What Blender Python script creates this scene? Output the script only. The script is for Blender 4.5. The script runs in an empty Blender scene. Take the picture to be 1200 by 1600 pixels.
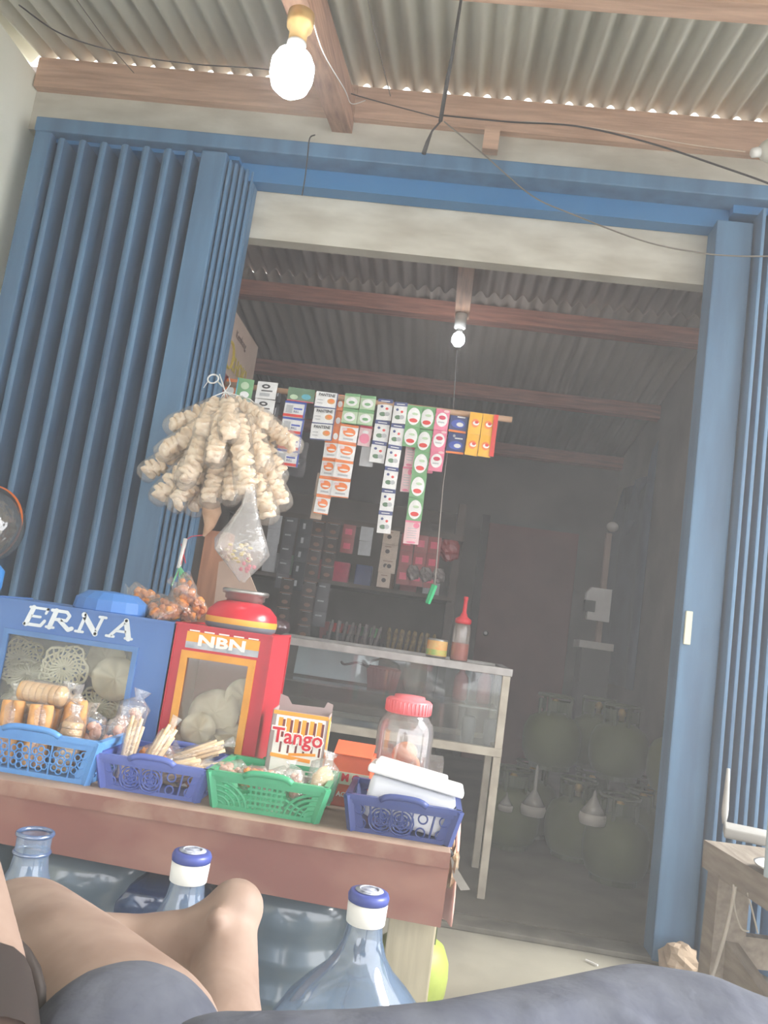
import bpy, bmesh, math, random
from mathutils import Vector, Matrix, Euler, noise
random.seed(7)
PI = math.pi
R_ = math.radians
scene = bpy.context.scene
COL = scene.collection
# ------------------------------------------------------------ camera
FPX, YAW, PITCH, ROLL = 1250.0, R_(4.6), R_(7.8), R_(8.1)
CAM = Vector((0, 0, .92))
Fw = Vector((-math.sin(YAW)*math.cos(PITCH), math.cos(YAW)*math.cos(PITCH), math.sin(PITCH)))
R0 = Fw.cross(Vector((0, 0, 1))).normalized(); U0 = R0.cross(Fw)
Rt = R0*math.cos(ROLL)+U0*math.sin(ROLL); Up = -R0*math.sin(ROLL)+U0*math.cos(ROLL)
cd = bpy.data.cameras.new('camera'); cam = bpy.data.objects.new('camera', cd); COL.objects.link(cam)
cd.sensor_fit = 'VERTICAL'; cd.sensor_height = 24; cd.lens = FPX/1600*24; cd.clip_start = .02; cd.clip_end = 200
cam.matrix_world = Matrix(((Rt.x, Up.x, -Fw.x, CAM.x), (Rt.y, Up.y, -Fw.y, CAM.y), (Rt.z, Up.z, -Fw.z, CAM.z), (0, 0, 0, 1)))
scene.camera = cam
def ray(x, y): return Fw+Rt*((x-600)/FPX)-Up*((y-800)/FPX)
def aY(x, y, Y): d = ray(x, y); return CAM+d*(Y/d.y)
def aZ(x, y, z): d = ray(x, y); return CAM+d*((z-CAM.z)/d.z)
def aX(x, y, X): d = ray(x, y); return CAM+d*(X/d.x)
# ------------------------------------------------------------ world, sun, exposure
w = bpy.data.worlds.new('sky'); scene.world = w; w.use_nodes = True
wn = w.node_tree.nodes; bg = wn['Background']
bg.inputs[0].default_value = (.97, .975, 1.0, 1); bg.inputs[1].default_value = 2.9
sl = bpy.data.lights.new('sun', 'SUN'); sl.energy = 5.0; sl.angle = R_(24); sl.color = (1, .97, .9)
so = bpy.data.objects.new('sun', sl); COL.objects.link(so)
so.rotation_euler = Vector((-.80, .02, -.56)).to_track_quat('-Z', 'Y').to_euler(); so.location = (5, -4, 3)
scene.view_settings.view_transform = 'Standard'; scene.view_settings.look = 'None'
scene.view_settings.gamma = 1; scene.view_settings.exposure = .46
HAZE = .052
# ------------------------------------------------------------ materials
def lin(c):
    out = []
    for v in c:
        v /= 255.0
        out.append(v/12.92 if v <= .04045 else ((v+.055)/1.055)**2.4)
    return (*out, 1)
MATS = {}
def mat(name, c, rough=.6, c2=None, scale=8, metal=0, bump=0, spec=.5, stretch=None, emis=0, lo=.35, hi=.7, detail=4):
    if name in MATS: return MATS[name]
    m = bpy.data.materials.new(name); m.use_nodes = True; MATS[name] = m
    nt = m.node_tree; p = nt.nodes['Principled BSDF']
    p.inputs['Base Color'].default_value = lin(c); p.inputs['Roughness'].default_value = rough
    p.inputs['Metallic'].default_value = metal; p.inputs['Specular IOR Level'].default_value = spec
    if emis:
        p.inputs['Emission Color'].default_value = (*lin(c)[:3], 1); p.inputs['Emission Strength'].default_value = emis
    if c2 is None and not emis: c2 = tuple(v*.9 for v in c)
    if c2 is not None:
        tc = nt.nodes.new('ShaderNodeTexCoord'); mp = nt.nodes.new('ShaderNodeMapping')
        if stretch: mp.inputs['Scale'].default_value = stretch
        nz = nt.nodes.new('ShaderNodeTexNoise'); nz.inputs['Scale'].default_value = scale; nz.inputs['Detail'].default_value = detail
        rp = nt.nodes.new('ShaderNodeValToRGB'); rp.color_ramp.elements[0].position = lo; rp.color_ramp.elements[1].position = hi
        rp.color_ramp.elements[0].color = lin(c); rp.color_ramp.elements[1].color = lin(c2)
        nt.links.new(tc.outputs['Object'], mp.inputs[0]); nt.links.new(mp.outputs[0], nz.inputs[0])
        nt.links.new(nz.outputs[0], rp.inputs[0]); nt.links.new(rp.outputs[0], p.inputs['Base Color'])
        if bump:
            b = nt.nodes.new('ShaderNodeBump'); b.inputs['Strength'].default_value = bump; b.inputs['Distance'].default_value = .01
            nt.links.new(nz.outputs[0], b.inputs['Height']); nt.links.new(b.outputs[0], p.inputs['Normal'])
    return m
def film(name, tint=(1, 1, 1), clear=.7, c=(230, 230, 230), gloss=.12, rough=.12, bump=0, scale=60, edge=.6):
    if name in MATS: return MATS[name]
    m = bpy.data.materials.new(name); m.use_nodes = True; MATS[name] = m
    nt = m.node_tree; nt.nodes.clear(); N = nt.nodes.new; L = nt.links.new
    out = N('ShaderNodeOutputMaterial'); tr = N('ShaderNodeBsdfTransparent'); tr.inputs[0].default_value = (*tint, 1)
    df = N('ShaderNodeBsdfDiffuse'); df.inputs[0].default_value = lin(c); gl = N('ShaderNodeBsdfGlossy'); gl.inputs['Roughness'].default_value = rough
    m1 = N('ShaderNodeMixShader'); m1.inputs[0].default_value = clear; L(df.outputs[0], m1.inputs[1]); L(tr.outputs[0], m1.inputs[2])
    m2 = N('ShaderNodeMixShader'); m2.inputs[0].default_value = gloss; L(m1.outputs[0], m2.inputs[1]); L(gl.outputs[0], m2.inputs[2])
    lw = N('ShaderNodeLayerWeight'); lw.inputs[0].default_value = .25
    ad = N('ShaderNodeMath'); ad.operation = 'MULTIPLY_ADD'; ad.inputs[1].default_value = edge; ad.inputs[2].default_value = gloss
    L(lw.outputs['Fresnel'], ad.inputs[0]); ad.use_clamp = True; L(ad.outputs[0], m2.inputs[0])
    if bump:
        tc = N('ShaderNodeTexCoord'); nz = N('ShaderNodeTexNoise'); nz.inputs['Scale'].default_value = scale; b = N('ShaderNodeBump')
        b.inputs['Strength'].default_value = bump; b.inputs['Distance'].default_value = .01
        L(tc.outputs['Object'], nz.inputs[0]); L(nz.outputs[0], b.inputs['Height']); L(b.outputs[0], gl.inputs['Normal'])
    L(m2.outputs[0], out.inputs[0]); return m
# ------------------------------------------------------------ mesh builder
class B:
    def __init__(s): s.bm = bmesh.new(); s.mats = []; s.mi = 0
    def m(s, material):
        if material not in s.mats: s.mats.append(material)
        s.mi = s.mats.index(material); return s
    def _f(s, vs):
        try: f = s.bm.faces.new(vs); f.material_index = s.mi; return f
        except ValueError: return None
    def box(s, c, d, rot=None, bev=0):
        M = Matrix.Translation(Vector(c))@(Euler(rot).to_matrix().to_4x4() if rot else Matrix())
        hx, hy, hz = d[0]/2, d[1]/2, d[2]/2; b = min(bev, hx*.9, hy*.9, hz*.9)
        if b <= 0:
            v = [s.bm.verts.new(M@Vector((x*hx, y*hy, z*hz))) for x in (-1, 1) for y in (-1, 1) for z in (-1, 1)]
            for q in ((0, 1, 3, 2), (4, 6, 7, 5), (0, 4, 5, 1), (2, 3, 7, 6), (0, 2, 6, 4), (1, 5, 7, 3)): s._f([v[i] for i in q])
        else:
            bb = bmesh.new(); bmesh.ops.create_cube(bb, size=1)
            for v in bb.verts: v.co = Vector((v.co.x*d[0], v.co.y*d[1], v.co.z*d[2]))
            bmesh.ops.bevel(bb, geom=list(bb.edges), offset=b, segments=2, profile=.6, affect='EDGES')
            s.merge(bb, M)
        return s
    def b2(s, a, b, bev=0):   # box from two corners
        return s.box([(a[i]+b[i])/2 for i in range(3)], [abs(b[i]-a[i]) for i in range(3)], bev=bev)
    def merge(s, bb, M=Matrix()):
        mp = {v: s.bm.verts.new(M@v.co) for v in bb.verts}
        for f in bb.faces: s._f([mp[v] for v in f.verts])
        bb.free(); return s
    def bar(s, a, b, wd=.02, dp=None, up=(0, 0, 1)):   # square bar between points
        a, b = Vector(a), Vector(b); dp = dp or wd; d = (b-a).normalized(); u = Vector(up)
        if abs(d.dot(u)) > .98: u = Vector((0, 1, 0))
        x = d.cross(u).normalized(); y = x.cross(d)
        vs = [s.bm.verts.new(p+x*sx*wd/2+y*sy*dp/2) for p in (a, b) for sx, sy in ((-1, -1), (1, -1), (1, 1), (-1, 1))]
        for q in ((3, 2, 1, 0), (4, 5, 6, 7), (0, 1, 5, 4), (1, 2, 6, 5), (2, 3, 7, 6), (3, 0, 4, 7)): s._f([vs[i] for i in q])
        return s
    def tube(s, pts, r, n=8, cap=True):
        pts = [Vector(p) for p in pts]; rs = r if isinstance(r, (list, tuple)) else [r]*len(pts); rings = []; prev = None
        for i, p in enumerate(pts):
            d = (pts[min(i+1, len(pts)-1)]-pts[max(i-1, 0)]).normalized()
            if prev is None: x = d.orthogonal().normalized()
            else: x = (prev-d*prev.dot(d)).normalized()
            prev = x; y = d.cross(x)
            rings.append([s.bm.verts.new(p+(x*math.cos(2*PI*k/n)+y*math.sin(2*PI*k/n))*rs[i]) for k in range(n)])
        for a, b in zip(rings, rings[1:]):
            for k in range(n): s._f([a[k], a[(k+1) % n], b[(k+1) % n], b[k]])
        if cap: s._f(rings[0][::-1]); s._f(rings[-1])
        return s
    def lathe(s, prof, n=32, M=Matrix(), wob=None, cap=True):   # prof [(r,z)]
        rings = []
        for r, z in prof:
            rings.append([s.bm.verts.new(M@(Vector((r*math.cos(2*PI*k/n), r*math.sin(2*PI*k/n), z))+(wob(r, 2*PI*k/n, z) if wob else Vector()))) for k in range(n)])
        for a, b in zip(rings, rings[1:]):
            for k in range(n): s._f([a[k], a[(k+1) % n], b[(k+1) % n], b[k]])
        if cap:
            if prof[0][0] > 1e-4: s._f(rings[0][::-1])
            if prof[-1][0] > 1e-4: s._f(rings[-1])
        return s
    def ball(s, c, r, M=None, seg=16, lump=0, ls=30):
        bb = bmesh.new(); bmesh.ops.create_uvsphere(bb, u_segments=seg, v_segments=max(6, seg*2//3), radius=1)
        rr = r if isinstance(r, (tuple, list)) else (r, r, r)
        for v in bb.verts:
            n = v.co.copy(); k = 1+lump*noise.noise(n*ls*.1+Vector(c)*ls)
            v.co = Vector((n.x*rr[0], n.y*rr[1], n.z*rr[2]))*k
        return s.merge(bb, Matrix.Translation(Vector(c))@(M or Matrix()))
    def torus(s, c, R, r, M=None, n=24, k=6):
        pts = []; T = Matrix.Translation(Vector(c))@(M or Matrix())
        rings = [[s.bm.verts.new(T@Vector(((R+r*math.cos(b))*math.cos(a), (R+r*math.cos(b))*math.sin(a), r*math.sin(b)))) for b in [2*PI*j/k for j in range(k)]] for a in [2*PI*i/n for i in range(n)]]
        for i in range(n):
            for j in range(k): s._f([rings[i][j], rings[(i+1) % n][j], rings[(i+1) % n][(j+1) % k], rings[i][(j+1) % k]])
        return s
    def prism(s, poly, d, M=Matrix()):  # poly in local x,z ; extruded along y 0..d
        a = [s.bm.verts.new(M@Vector((x, 0, z))) for x, z in poly]; b = [s.bm.verts.new(M@Vector((x, d, z))) for x, z in poly]
        s._f(a[::-1]); s._f(b)
        for i in range(len(a)): s._f([a[i], a[(i+1) % len(a)], b[(i+1) % len(b)], b[i]])
        return s
    def text(s, body, size, M, ext=.0006, bold=0, sx=1):  # text in x,z plane facing -y
        c = bpy.data.curves.new('t', 'FONT'); c.body = body; c.size = size; c.extrude = ext; c.offset = bold; c.align_x = 'CENTER'; c.align_y = 'CENTER'; c.resolution_u = 2
        o = bpy.data.objects.new('t', c); COL.objects.link(o); bpy.context.view_layer.update()
        me = bpy.data.meshes.new_from_object(o.evaluated_get(bpy.context.evaluated_depsgraph_get()))
        bb = bmesh.new(); bb.from_mesh(me); s.merge(bb, M@Matrix.Rotation(PI/2, 4, 'X')@Matrix.Scale(sx, 4, Vector((1, 0, 0))))
        bpy.data.objects.remove(o); bpy.data.meshes.remove(me); bpy.data.curves.remove(c); return s
    def obj(s, name, material=None, parent=None, smooth=False, sub=0, solid=0, fixn=True):
        me = bpy.data.meshes.new(name)
        if fixn: bmesh.ops.recalc_face_normals(s.bm, faces=s.bm.faces)
        s.bm.to_mesh(me); s.bm.free()
        for x in (s.mats or [material]): me.materials.append(x)
        if smooth: me.polygons.foreach_set('use_smooth', [True]*len(me.polygons))
        o = bpy.data.objects.new(name, me); COL.objects.link(o); o.parent = parent
        if solid: md = o.modifiers.new('s', 'SOLIDIFY'); md.thickness = solid; md.offset = 0
        if sub: md = o.modifiers.new('u', 'SUBSURF'); md.levels = sub; md.render_levels = sub
        return o
def tag(o, label=None, cat=None, group=None, kind=None):
    if label: o['label'] = label
    if cat: o['category'] = cat
    if group: o['group'] = group
    if kind: o['kind'] = kind
    return o
def thing(name, label, cat, loc=(0, 0, 0), rot=(0, 0, 0), group=None):
    o = bpy.data.objects.new(name, None); COL.objects.link(o); o.empty_display_size = .05
    o.location = loc; o.rotation_euler = rot if isinstance(rot, (tuple, list, Euler)) else (0, 0, rot)
    return tag(o, label, cat, group)
def dup(root, loc, rot=(0, 0, 0), label=None, sc=None):
    def cp(o, par):
        c = o.copy(); COL.objects.link(c)
        if par: c.parent = par
        for ch in [k for k in o.children]: cp(ch, c)
        return c
    r = cp(root, None); r.location = loc; r.rotation_euler = rot
    if sc: r.scale = (sc, sc, sc) if not isinstance(sc, (tuple, list)) else sc
    if label: r['label'] = label
    return r
def struct(b, name, material=None, label=None, **k):
    o = b.obj(name, material, **k); o['kind'] = 'structure'
    if label: o['label'] = label
    return o
def arc(a, b, sag, n=16, side=Vector((0, 0, -1))):
    a, b = Vector(a), Vector(b); return [a.lerp(b, i/n)+side*sag*4*(i/n)*(1-i/n) for i in range(n+1)]
# materials used often
M_conc = mat('concrete', (204, 200, 188), .9, (178, 172, 158), 5, bump=.3, stretch=(1, 1, 3))
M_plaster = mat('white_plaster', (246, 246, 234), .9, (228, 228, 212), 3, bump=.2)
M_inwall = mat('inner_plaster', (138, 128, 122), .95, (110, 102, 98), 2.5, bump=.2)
M_wood = mat('timber', (206, 172, 148), .8, (174, 140, 116), 5, bump=.25, stretch=(1, 12, 12))
M_woodY = mat('timber_lengthwise', (190, 150, 125), .8, (150, 115, 95), 5, bump=.25, stretch=(12, 1, 12))
M_woodd = mat('dark_timber', (206, 140, 118), .85, (166, 110, 92), 5, bump=.2, stretch=(1, 12, 12))
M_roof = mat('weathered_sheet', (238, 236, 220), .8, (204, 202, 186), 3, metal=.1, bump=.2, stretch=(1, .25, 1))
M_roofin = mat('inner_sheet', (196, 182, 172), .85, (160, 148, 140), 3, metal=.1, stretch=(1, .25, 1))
M_blue = mat('blue_paint', (88, 126, 160), .5, (72, 104, 136), 5, bump=.1, stretch=(3, 3, .4))
M_blue2 = mat('blue_paint_bright', (54, 116, 168), .45, (64, 122, 170), 4)
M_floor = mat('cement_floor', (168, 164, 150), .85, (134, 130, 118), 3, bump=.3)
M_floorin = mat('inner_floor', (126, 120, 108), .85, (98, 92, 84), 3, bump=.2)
M_film = film('clear_film', (.98, .98, .98), .89, (245, 245, 245), .10, .1, .6, 70, .35)
M_glass = film('case_glass', (.93, .95, .95), .92, (160, 165, 168), .05, .03)
M_alu = mat('aluminium', (188, 184, 182), .45, (160, 156, 154), 20, metal=.35)
M_black = mat('black_plastic', (28, 28, 30), .5)
M_wire = mat('wire', (60, 56, 54), .6)
M_white = mat('white_plastic', (240, 240, 238), .4, (228, 228, 226))
M_steel = mat('steel', (170, 168, 165), .35, (140, 138, 135), 12, metal=.8)
# ============================================================ STRUCTURE
YW = 2.75; YI0 = 2.80; YI1 = 2.95; ZH = 2.275
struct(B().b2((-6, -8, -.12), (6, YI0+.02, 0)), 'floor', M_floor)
struct(B().b2((-2.2, YI0+.02, -.12), (1.5, 6.4, .015)), 'floor', M_floorin)
b = B(); b.b2((-1.93, -1.4, 0), (-1.78, YI1, 2.80)); struct(b, 'wall_left', M_plaster)
# outer roof -------------------------------------------------
def roofz(Y): return 2.893-.16*(YW-Y)
def iroofz(Y): return 2.93-.14*(Y-2.93)
def corr(x0, x1, ya, yb, zf, pitch=.076, amp=.0125, th=.002):
    b = B(); n = int((x1-x0)/pitch*10); rows = []
    for y in (ya, (ya+yb)/2, yb):
        rows.append([b.bm.verts.new((x0+(x1-x0)*i/n, y, zf(y)+amp*math.sin(2*PI*(x0+(x1-x0)*i/n)/pitch))) for i in range(n+1)])
    for a, c in zip(rows, rows[1:]):
        for i in range(n): b._f([a[i], a[i+1], c[i+1], c[i]])
    return b
struct(corr(-1.95, 1.9, -1.5, YW+.0, roofz, amp=.019), 'ceiling', M_roof, smooth=True, solid=.0015)
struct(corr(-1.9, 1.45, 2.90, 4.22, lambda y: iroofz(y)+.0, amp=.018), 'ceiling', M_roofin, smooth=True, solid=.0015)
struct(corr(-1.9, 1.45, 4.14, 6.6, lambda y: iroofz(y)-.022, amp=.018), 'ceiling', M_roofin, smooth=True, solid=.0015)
# front wall: piers, lintel
b = B(); b.b2((-1.78, YI0, 0), (-.93, YI1, 2.78)); b.b2((-.93, YI0, ZH), (1.0, YI0+.06, 2.78)); b.b2((1.0, YI0, 0), (1.9, YI1, 2.78)); struct(b, 'wall_front', M_conc)
b = B(); b.b2((-1.78, YW-.02, 2.585), (1.9, YI0, 2.745)); struct(b, 'trim_1', M_conc)     # concrete band over the gate track
# wood wall beam
b = B(); b.b2((-1.775, YW-.055, 2.742), (-.536, YW+.02, 2.862)); b.b2((-.535, YW-.05, 2.735), (1.88, YW+.02, 2.862)); struct(b, 'trim_2', M_wood)
p = aY(768, 215, YW-.08); b = B(); b.b2((p.x-.028, YW-.09, p.z-.05), (p.x+.028, YW-.052, p.z+.035)); struct(b, 'trim_3', M_wood)
# rafter over the lamp (runs towards the viewer) and purlins
b = B(); b.bar((-.575, 2.73, 2.755), (-.70, -.5, roofz(-.5)-.10), .075, .13); struct(b, 'trim_4', M_woodY)
for i, (ya, wd) in enumerate(((2.0, .09), (1.0, .07), (-.3, .07))):
    b = B(); b.b2((-1.76 if i else -.62, ya-.035, roofz(ya)-.10), (1.88, ya+.035, roofz(ya)-.014)); struct(b, 'trim_%d' % (5+i), M_wood)
# inner walls
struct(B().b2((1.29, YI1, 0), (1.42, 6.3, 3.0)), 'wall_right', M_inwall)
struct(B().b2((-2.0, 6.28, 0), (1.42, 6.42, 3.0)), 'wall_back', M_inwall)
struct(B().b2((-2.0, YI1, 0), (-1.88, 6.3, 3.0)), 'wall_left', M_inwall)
# inner purlins
for i, ya in enumerate((4.24, 5.22, 6.2)):
    b = B(); b.b2((-1.88, ya-.04, iroofz(ya)-.13), (1.288, ya+.04, iroofz(ya)-.042)); struct(b, 'trim_%d' % (8+i), M_woodd)
b = B(); b.b2((-.10, YI1+.0, 2.55), (-.025, 4.05, 2.63)); struct(b, 'trim_11', M_woodY)
# threshold strip
struct(B().b2((-.93, 2.70, 0), (1.0, 2.80, .018), bev=.004), 'trim_12', mat('threshold_steel', (120, 116, 106), .6, (90, 86, 80), 10))
# ============================================================ FOLDING GATE
def root_struct(name, label):
    o = bpy.data.objects.new(name, None); COL.objects.link(o); o['kind'] = 'structure'; o['label'] = label; return o
g = root_struct('door_1', 'blue folding steel gate pushed open to the left side')
b = B(); b.b2((-1.70, YW-.10, 0), (-1.635, YW+.04, 2.58), .006); b.obj('gate_frame', M_blue, g)
def slat(x0, x1, name, par, yf=-.105, yb=.04):
    b = B(); p = x1-x0; pts = [(x0, YW+yb), (x0+.004, YW+yf+.05)]
    for i in range(7): t = i/6; pts.append((x0+.004+p*.52*t, YW+yf+.05*(1-t)**2+.012*t**3))
    pts += [(x0+p*.58, YW+yf+.03), (x0+p*.60, YW+yb), (x1, YW+yb)]
    lo = [b.bm.verts.new((x, y, .03)) for x, y in pts]; hi = [b.bm.verts.new((x, y, 2.515)) for x, y in pts]
    for i in range(len(pts)-1): b._f([lo[i], lo[i+1], hi[i+1], hi[i]])
    o = b.obj(name, M_blue, par, solid=.002); return o
ns = 7; xa, xb = -1.632, -1.06
for i in range(ns): slat(xa+(xb-xa)*i/ns, xa+(xb-xa)*(i+1)/ns, 'gate_slat', g)
b = B(); b.b2((-1.06, YW-.10, .02), (-.965, YW-.06, 2.52), .006); b.b2((-1.06, YW-.06, .02), (-1.05, YW+.03, 2.52)); b.obj('gate_lead_panel', M_blue, g)
for k in range(5):
    b = B(); x = -.958+k*.0175; b.b2((x, YW-.085+.016*k, .02), (x+.010, YW+.04, 2.50), .003); b.obj('gate_folded_leaf', M_blue, g)
b = B(); b.b2((-.965, YW+.0, .02), (-.876, YW+.045, 2.5)); b.obj('gate_jamb', M_blue, g)
g = root_struct('door_2', 'blue folding steel gate stacked at the right side')
b = B(); b.b2((.80, YW-.06, .01), (.925, YW+.045, 2.47), .006); b.obj('gate_lead_panel', M_blue, g)
for k in range(6):
    b = B(); x = .934+k*.03; b.b2((x, YW-.11+.004*(k % 2), .01), (x+.012, YW+.04, 2.50), .003); b.obj('gate_folded_leaf', M_blue, g)
b = B(); b.b2((.925, YW+.0, .01), (1.12, YW+.045, 2.5)); b.obj('gate_jamb', M_blue, g)
for i in range(10): slat(1.12+i*.075, 1.12+(i+1)*.075, 'gate_slat', g)
p0, p1 = aY(1077, 955, YW-.062), aY(1072, 1007, YW-.062)
b = B(); b.b2((p0.x-.012, YW-.072, p1.z), (p0.x+.010, YW-.06, p0.z), .003); b.obj('handle_plate', mat('cream_plate', (236, 236, 212), .5), g)
g = root_struct('trim_13', 'blue steel track over the folding gate')
b = B(); b.b2((-1.70, YW-.11, 2.53), (1.9, YW-.02, 2.585), .005); b.obj('track_face', M_blue, g)
b = B(); b.b2((-1.635, YW-.06, 2.515), (-.93, YW+.04, 2.532)); b.b2((-.93, YW-.02, 2.462), (.85, YW+.045, 2.532)); b.b2((.85, YW-.06, 2.50), (1.9, YW+.04, 2.532)); b.obj('track_channel', M_blue2, g)
# ============================================================ WIRES AND LAMPS
def wire(pts, r, name, label, m=M_wire, cat='wire'):
    b = B().tube(pts, r, 6); return tag(b.obj(name, m, smooth=True), label, cat)
def smoothpts(P, n=6):
    P = [Vector(p) for p in P]; out = []
    for i in range(len(P)-1):
        p0 = P[max(i-1, 0)]; p1 = P[i]; p2 = P[i+1]; p3 = P[min(i+2, len(P)-1)]
        for k in range(n):
            t = k/n; out.append(.5*((2*p1)+(p2-p0)*t+(2*p0-5*p1+4*p2-p3)*t*t+(3*p1-p0-3*p2+p3)*t**3))
    return out+[P[-1]]
Lb = bpy.data.materials.new('lit_bulb'); Lb.use_nodes = True
e = Lb.node_tree.nodes['Principled BSDF']; e.inputs['Emission Color'].default_value = (.92, .97, 1, 1); e.inputs['Emission Strength'].default_value = 34; e.inputs['Base Color'].default_value = (1, 1, 1, 1)
p = aY(457, 108, 1.9)
t = thing('light_bulb', 'large glowing white bulb hanging from the rafter under the porch roof', 'light bulb', (p.x, p.y, p.z))
B().lathe([(.001, -.076), (.026, -.071), (.048, -.052), (.057, -.024), (.057, .012), (.046, .036), (.024, .05)], 24).obj('bulb_glass', Lb, t, True)
B().lathe([(.024, .05), (.026, .075), (.018, .08)], 20).obj('bulb_base', M_white, t, True)
B().lathe([(.021, .078), (.024, .085), (.024, .115), (.034, .12), (.036, .135), (.036, .16), (.02, .165)], 24).obj('lamp_holder', mat('brass_holder', (205, 165, 105), .35, (225, 190, 130), 20, metal=.5), t, True)
wire(smoothpts([(p.x+.03, 1.9, p.z+.15), (p.x+.05, 2.0, p.z+.13), (p.x+.06, 2.3, p.z+.24), (-.53, 2.6, 2.72), (-.50, 2.69, 2.80)]), .0016, 'lamp_cable', 'thin white cable running from the glowing porch bulb to the wall beam', M_white, 'cable')
p = aY(716, 531, 3.98)
t = thing('light_bulb', 'small glowing white bulb under the timber inside the dark shop', 'light bulb', (p.x, p.y, p.z))
B().lathe([(.001, -.036), (.018, -.032), (.032, -.014), (.034, .008), (.026, .028), (.016, .036)], 20).obj('bulb_glass', Lb, t, True)
B().lathe([(.017, .036), (.017, .055), (.012, .06)], 16).obj('bulb_base', M_steel, t, True)
B().lathe([(.018, .058), (.030, .064), (.030, 2.55-p.z-.002), (.02, 2.55-p.z)], 20).obj('lamp_holder', M_white, t, True)
p = aY(1196, 236, 2.62)
t = thing('light_bulb', 'unlit white bulb at the right end of the wall beam', 'light bulb', (p.x, p.y, p.z), (0, R_(75), 0))
B().lathe([(.001, .075), (.025, .07), (.042, .05), (.045, .02), (.03, -.01), (.018, -.02)], 20).obj('bulb_glass', mat('milk_glass', (228, 226, 214), .3), t, True)
B().lathe([(.018, -.02), (.016, -.045), (.010, -.05)], 16).obj('bulb_base', M_white, t, True)
q = aY(1160, 237, 2.66); wire(smoothpts([aY(1165, 237, 2.64), aY(1080, 226, 2.66), aY(980, 208, 2.67), aY(870, 193, 2.68), aY(790, 190, 2.68)]), .0025, 'lamp_cable', 'pale cable along the wall beam to the unlit bulb', mat('pale_cable', (215, 195, 175), .6), 'cable')
wire(smoothpts([aY(690, 180, 2.62), aY(790, 190, 2.60), aY(900, 197, 2.5), aY(1010, 222, 2.4), (aY(1120, 258, 2.3)), aY(1215, 292, 2.2), aY(1300, 330, 2.1)]), .003, 'electric_wire', 'dark wire sagging to the right in front of the wall beam')
wire(smoothpts([aY(694, 190, 2.62), aY(760, 245, 2.60), aY(830, 305, 2.58), aY(895, 335, 2.56), aY(1000, 375, 2.52), aY(1080, 393, 2.5), aY(1150, 400, 2.48), aY(1260, 400, 2.4)]), .0024, 'electric_wire', 'thin wire drooping across the concrete lintel to the right gate', mat('grey_wire', (130, 122, 112), .6))
wire(smoothpts([aY(30, 8, 2.0), aY(100, 55, 2.2), aY(200, 85, 2.4), aY(300, 100, 2.5), aY(440, 112, 2.6), aY(560, 150, 2.62), aY(690, 185, 2.62)]), .0022, 'electric_wire', 'thin wire crossing under the roof from the left towards the middle')
wire(smoothpts([aY(575, 0, 2.1), aY(590, 70, 2.35), aY(610, 150, 2.68)]), .002, 'electric_wire', 'short fine wire under the roof sheets right of the glowing bulb', mat('grey_wire', (130, 122, 112), .6))
wire(smoothpts([aY(120, 0, 2.3), aY(165, 62, 2.5), aY(210, 115, 2.7)]), .0016, 'electric_wire', 'short fine wire under the roof sheets in the upper left', mat('grey_wire', (130, 122, 112), .6))
wire(smoothpts([aY(492, 211, 2.66), aY(484, 216, 2.64), aY(481, 240, 2.64), aY(477, 275, 2.64), aY(472, 305, 2.63)]), .0025, 'hook_wire', 'thin dark wire hanging over the blue track below the glowing bulb')
t = thing('hanging_rod', 'dark thin rod hanging down from the porch roof before the wall beam', 'rod', aY(722, -10, 2.0))
o0 = Vector(t.location)
B().tube([aY(722, -10, 2.0)-o0, aY(706, 90, 2.1)-o0, aY(699, 125, 2.13)-o0, aY(688, 190, 2.18)-o0], [.004, .005, .006, .006], 8).obj('rod', M_wire, t, True)
B().tube([aY(688, 190, 2.18)-o0, aY(675, 205, 2.18)-o0, aY(668, 222, 2.18)-o0, aY(662, 240, 2.18)-o0], [.003, .003, .006, .007], 8).obj('hook', M_wire, t, True)
# pull cord
Yc = 2.70
t = thing('pull_cord', 'long dark cord with a green grip hanging in the shop opening', 'cord', aY(714, 548, Yc+1.0)); o0 = Vector(t.location)
B().tube([aY(714, 548, 3.7)-o0, aY(708, 640, 3.2)-o0, aY(692, 760, 2.85)-o0, aY(682, 880, 2.72)-o0, aY(679, 915, Yc)-o0], .0022, 6).obj('cord', mat('pale_cord', (150, 140, 134), .6), t, True)
B().tube([aY(679, 914, Yc)-o0, aY(672, 932, Yc)-o0, aY(668, 943, Yc)-o0], [.011, .011, .009], 6).obj('grip', mat('green_grip', (20, 175, 110), .4), t)
# ============================================================ DISPLAY CASE
YC = 2.99; TC = .815
cx0, cx1, cyb = -.66, .302, YC+.40
t = thing('display_case', 'glass display case with aluminium frame standing in the shop opening', 'display case', (cx0, YC, 0))
def fr(a, bb_, name, m=M_alu, bev=.002): B().b2([a[0]-cx0, a[1]-YC, a[2]], [bb_[0]-cx0, bb_[1]-YC, bb_[2]], bev).obj(name, m, t)
pw = .028
M_alu2 = mat('worn_rail', (206, 198, 182), .5, (176, 166, 150), 14, metal=.15)
for X in (cx0, cx1-pw):
    for Yy in (YC, cyb-pw): fr((X, Yy, .016), (X+pw, Yy+pw, TC-.02), 'leg', M_alu2)
fr((cx0-.005, YC-.006, TC-.024), (cx1+.005, YC+.03, TC+.004), 'top_rail'); fr((cx0, cyb-.03, TC-.024), (cx1, cyb, TC+.004), 'top_rail')
fr((cx1-.03, YC+.03, TC-.024), (cx1, cyb-.03, TC+.004), 'top_rail'); fr((cx0, YC+.03, TC-.024), (cx0+.03, cyb-.03, TC+.004), 'top_rail')
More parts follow.
